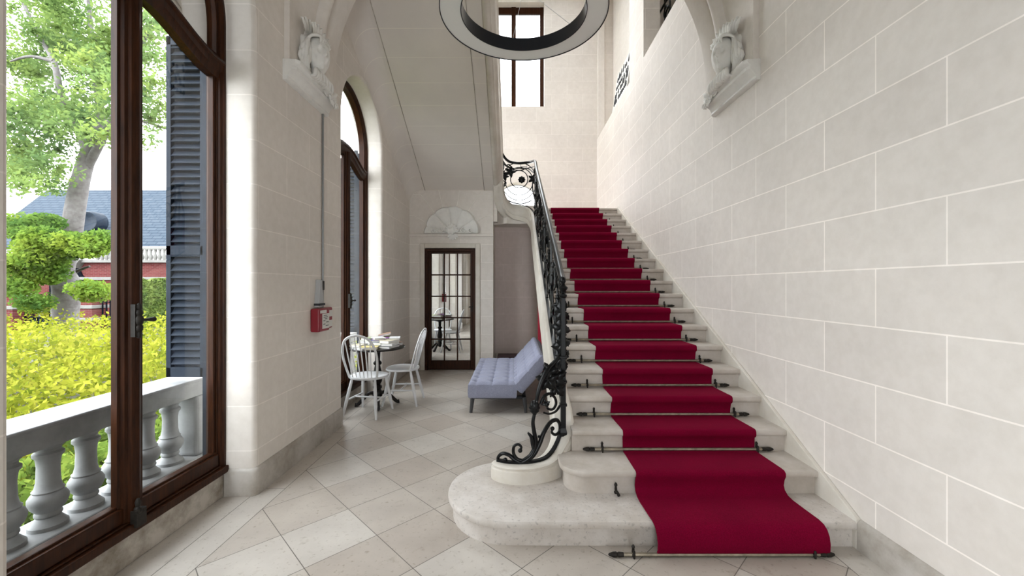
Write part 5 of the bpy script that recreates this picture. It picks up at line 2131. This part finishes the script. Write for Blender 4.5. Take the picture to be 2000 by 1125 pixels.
zE = bp(0, 508).z
xl_, xr_ = -33.0, -9.0
mb = MB()
mb.box(xl_, xr_, BY, BY + 6, -0.5, zE)
build('wall', mb, M['brick'], bd, smooth=0, world=True)
mb = MB()
zb1, zb2 = bp(0, 547).z, bp(0, 541).z
mb.box(xl_ - .1, xr_, BY - 0.10, BY, zb1, zb2)
mb.box(xl_ - .1, xr_, BY - 0.2, BY, bp(0, 513).z, bp(0, 508).z)
mb.box(xl_ - .1, xr_, BY - 0.2, BY - 0.02, bp(0, 488).z, bp(0, 484).z)
build('stone_band', mb, M['facade_stone'], bd, smooth=0, world=True)
mb = MB()
x = bp(196, 500).x
zl, zh = bp(0, 508).z, bp(0, 488).z
while x < bp(330, 500).x:
    mb.lathe([(0.06, zl), (0.10, zl + (zh - zl) * 0.3), (0.045, zl + (zh - zl) * 0.62), (0.07, zh)], (x, BY - 0.12, 0), 8)
    x += 0.215
build('roof_balusters', mb, M['facade_stone'], bd, world=True)
tag(bd.children[-1], 'pale stone balusters along the roof edge', kind='stuff')
mb = MB()
rz = bp(0, 371, BY + 4).z
ez = bp(0, 482, BY + 0.1).z
A = [Vector((xl_ + 1.5, BY + 0.1, ez)), Vector((xr_, BY + 0.1, ez)), Vector((xr_, BY + 4, rz)), Vector((opx(92, 371, BY + 4).x, BY + 4, rz))]
A[0] = Vector((opx(-60, 482, BY).x, BY + 0.1, ez))
mb.quad(*A)
mb.quad(A[0], A[3], Vector((A[3].x, BY + 8, rz)), Vector((A[0].x, BY + 8, ez)))
build('roof', mb, M['slate'], bd, smooth=0, world=True)
mb = MB()
dc = bp(176, 433, BY + 0.6)
mb.lathe([(0.34, -0.10), (0.38, -0.13), (0.47, -0.14), (0.52, -0.05), (0.52, 0.42), (0.33, 0.42), (0.33, -0.02)], tuple(dc), 28, 'Y')
o = build('dormer', mb, M['shutter'], bd, world=True)
mb = MB()
mb.lathe([(0.001, 0), (0.34, 0.0), (0.34, 0.05), (0.001, 0.05)], (dc.x, dc.y, dc.z), 24, 'Y')
build('pane', mb, plain('far_window_glass', (0.012, 0.018, 0.020), 0.8, 0, 0.1), o, world=True)
mb = MB()
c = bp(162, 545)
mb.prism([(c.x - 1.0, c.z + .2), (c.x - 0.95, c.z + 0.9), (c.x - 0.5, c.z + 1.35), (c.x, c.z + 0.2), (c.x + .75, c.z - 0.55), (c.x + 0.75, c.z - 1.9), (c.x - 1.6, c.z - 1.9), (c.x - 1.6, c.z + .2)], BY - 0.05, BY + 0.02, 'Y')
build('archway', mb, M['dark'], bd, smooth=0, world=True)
mb = MB()
mb.prism([(bp(147, 0).x, bp(0, 492).z), (bp(170, 0).x, bp(0, 508).z), (bp(157, 0).x, bp(0, 524).z), (bp(150, 0).x, bp(0, 519).z), (bp(158, 0).x, bp(0, 507).z), (bp(143, 0).x, bp(0, 499).z)], BY - 0.35, BY - 0.0, 'Y')
build('keystone', mb, M['facade_stone'], bd, smooth=0, world=True)
P = np.stack([np.random.uniform(bp(284, 0).x, bp(345, 0).x, 9000), BY - 0.12 - 0.15 * np.random.rand(9000), np.random.uniform(-0.5, bp(0, 545).z, 9000)], 1)
keep = P[:, 2] < bp(0, 566).z + (0.7 * np.sin(P[:, 0] * 2.3) ** 2 + 0.5 * np.random.rand(9000))
leaves_mesh('ivy', P[keep], 0.10, M['ivy'], bd)
# gate piers and railings in front of the pavilion
GY = 18.0
for px_, lab in ((29, 'banded brick gate pier at the left edge of the window view'), (180, 'banded brick gate pier just right of the tree trunk')):
    c = opx(px_, 600, GY)
    hw = 0.42 if px_ < 100 else 0.34
    gp = root('gate_pier', (c.x, GY, -0.5), label=lab, cat='gate pier', group='banded brick gate piers')
    ztp = opx(0, 552 if px_ < 100 else 575, GY).z
    mb = MB()
    mb.box(c.x - hw, c.x + hw, GY - hw, GY + hw, -0.5, ztp)
    build('shaft', mb, M['brick'], gp, smooth=0, world=True)
    for z in (ztp, ztp - 0.55, ztp - 1.1):
        mb = MB()
        mb.box(c.x - hw - 0.05, c.x + hw + 0.05, GY - hw - 0.05, GY + hw + 0.05, z - 0.06, z + 0.09)
        build('stone_band', mb, M['facade_stone'], gp, smooth=0, world=True, bevel=0.02)
fn = root('garden_railings', (-19.5, GY, -0.5), label='dark iron garden railings between the brick gate piers', cat='railings')
mb = MB()
x = opx(42, 0, GY).x
xe = opx(225, 0, GY).x
zt = opx(0, 575, GY).z
while x < xe:
    mb.box(x - 0.022, x + 0.022, GY - 0.02, GY + 0.02, -0.5, zt + 0.12 * math.sin(x * 3) ** 2)
    x += 0.17
for z in (zt - 0.35, zt - 0.2, 0.1):
    mb.box(opx(42, 0, GY).x, xe, GY - 0.02, GY + 0.02, z - 0.02, z + 0.02)
build('bars', mb, M['dark'], fn, smooth=0, world=True)
mb = MB()
mb.box(opx(53, 0, GY).x, opx(105, 0, GY).x, GY + 0.05, GY + 0.08, -0.5, opx(0, 618, GY).z)
build('blue_panel', mb, M['bluepanel'], fn, smooth=0, world=True)
mb = MB()
mb.box(opx(75, 0, GY).x, opx(86, 0, GY).x, GY - 0.04, GY - 0.03, opx(0, 619, GY).z, opx(0, 600, GY).z)
build('notice', mb, M['facade_stone'], fn, smooth=0, world=True)
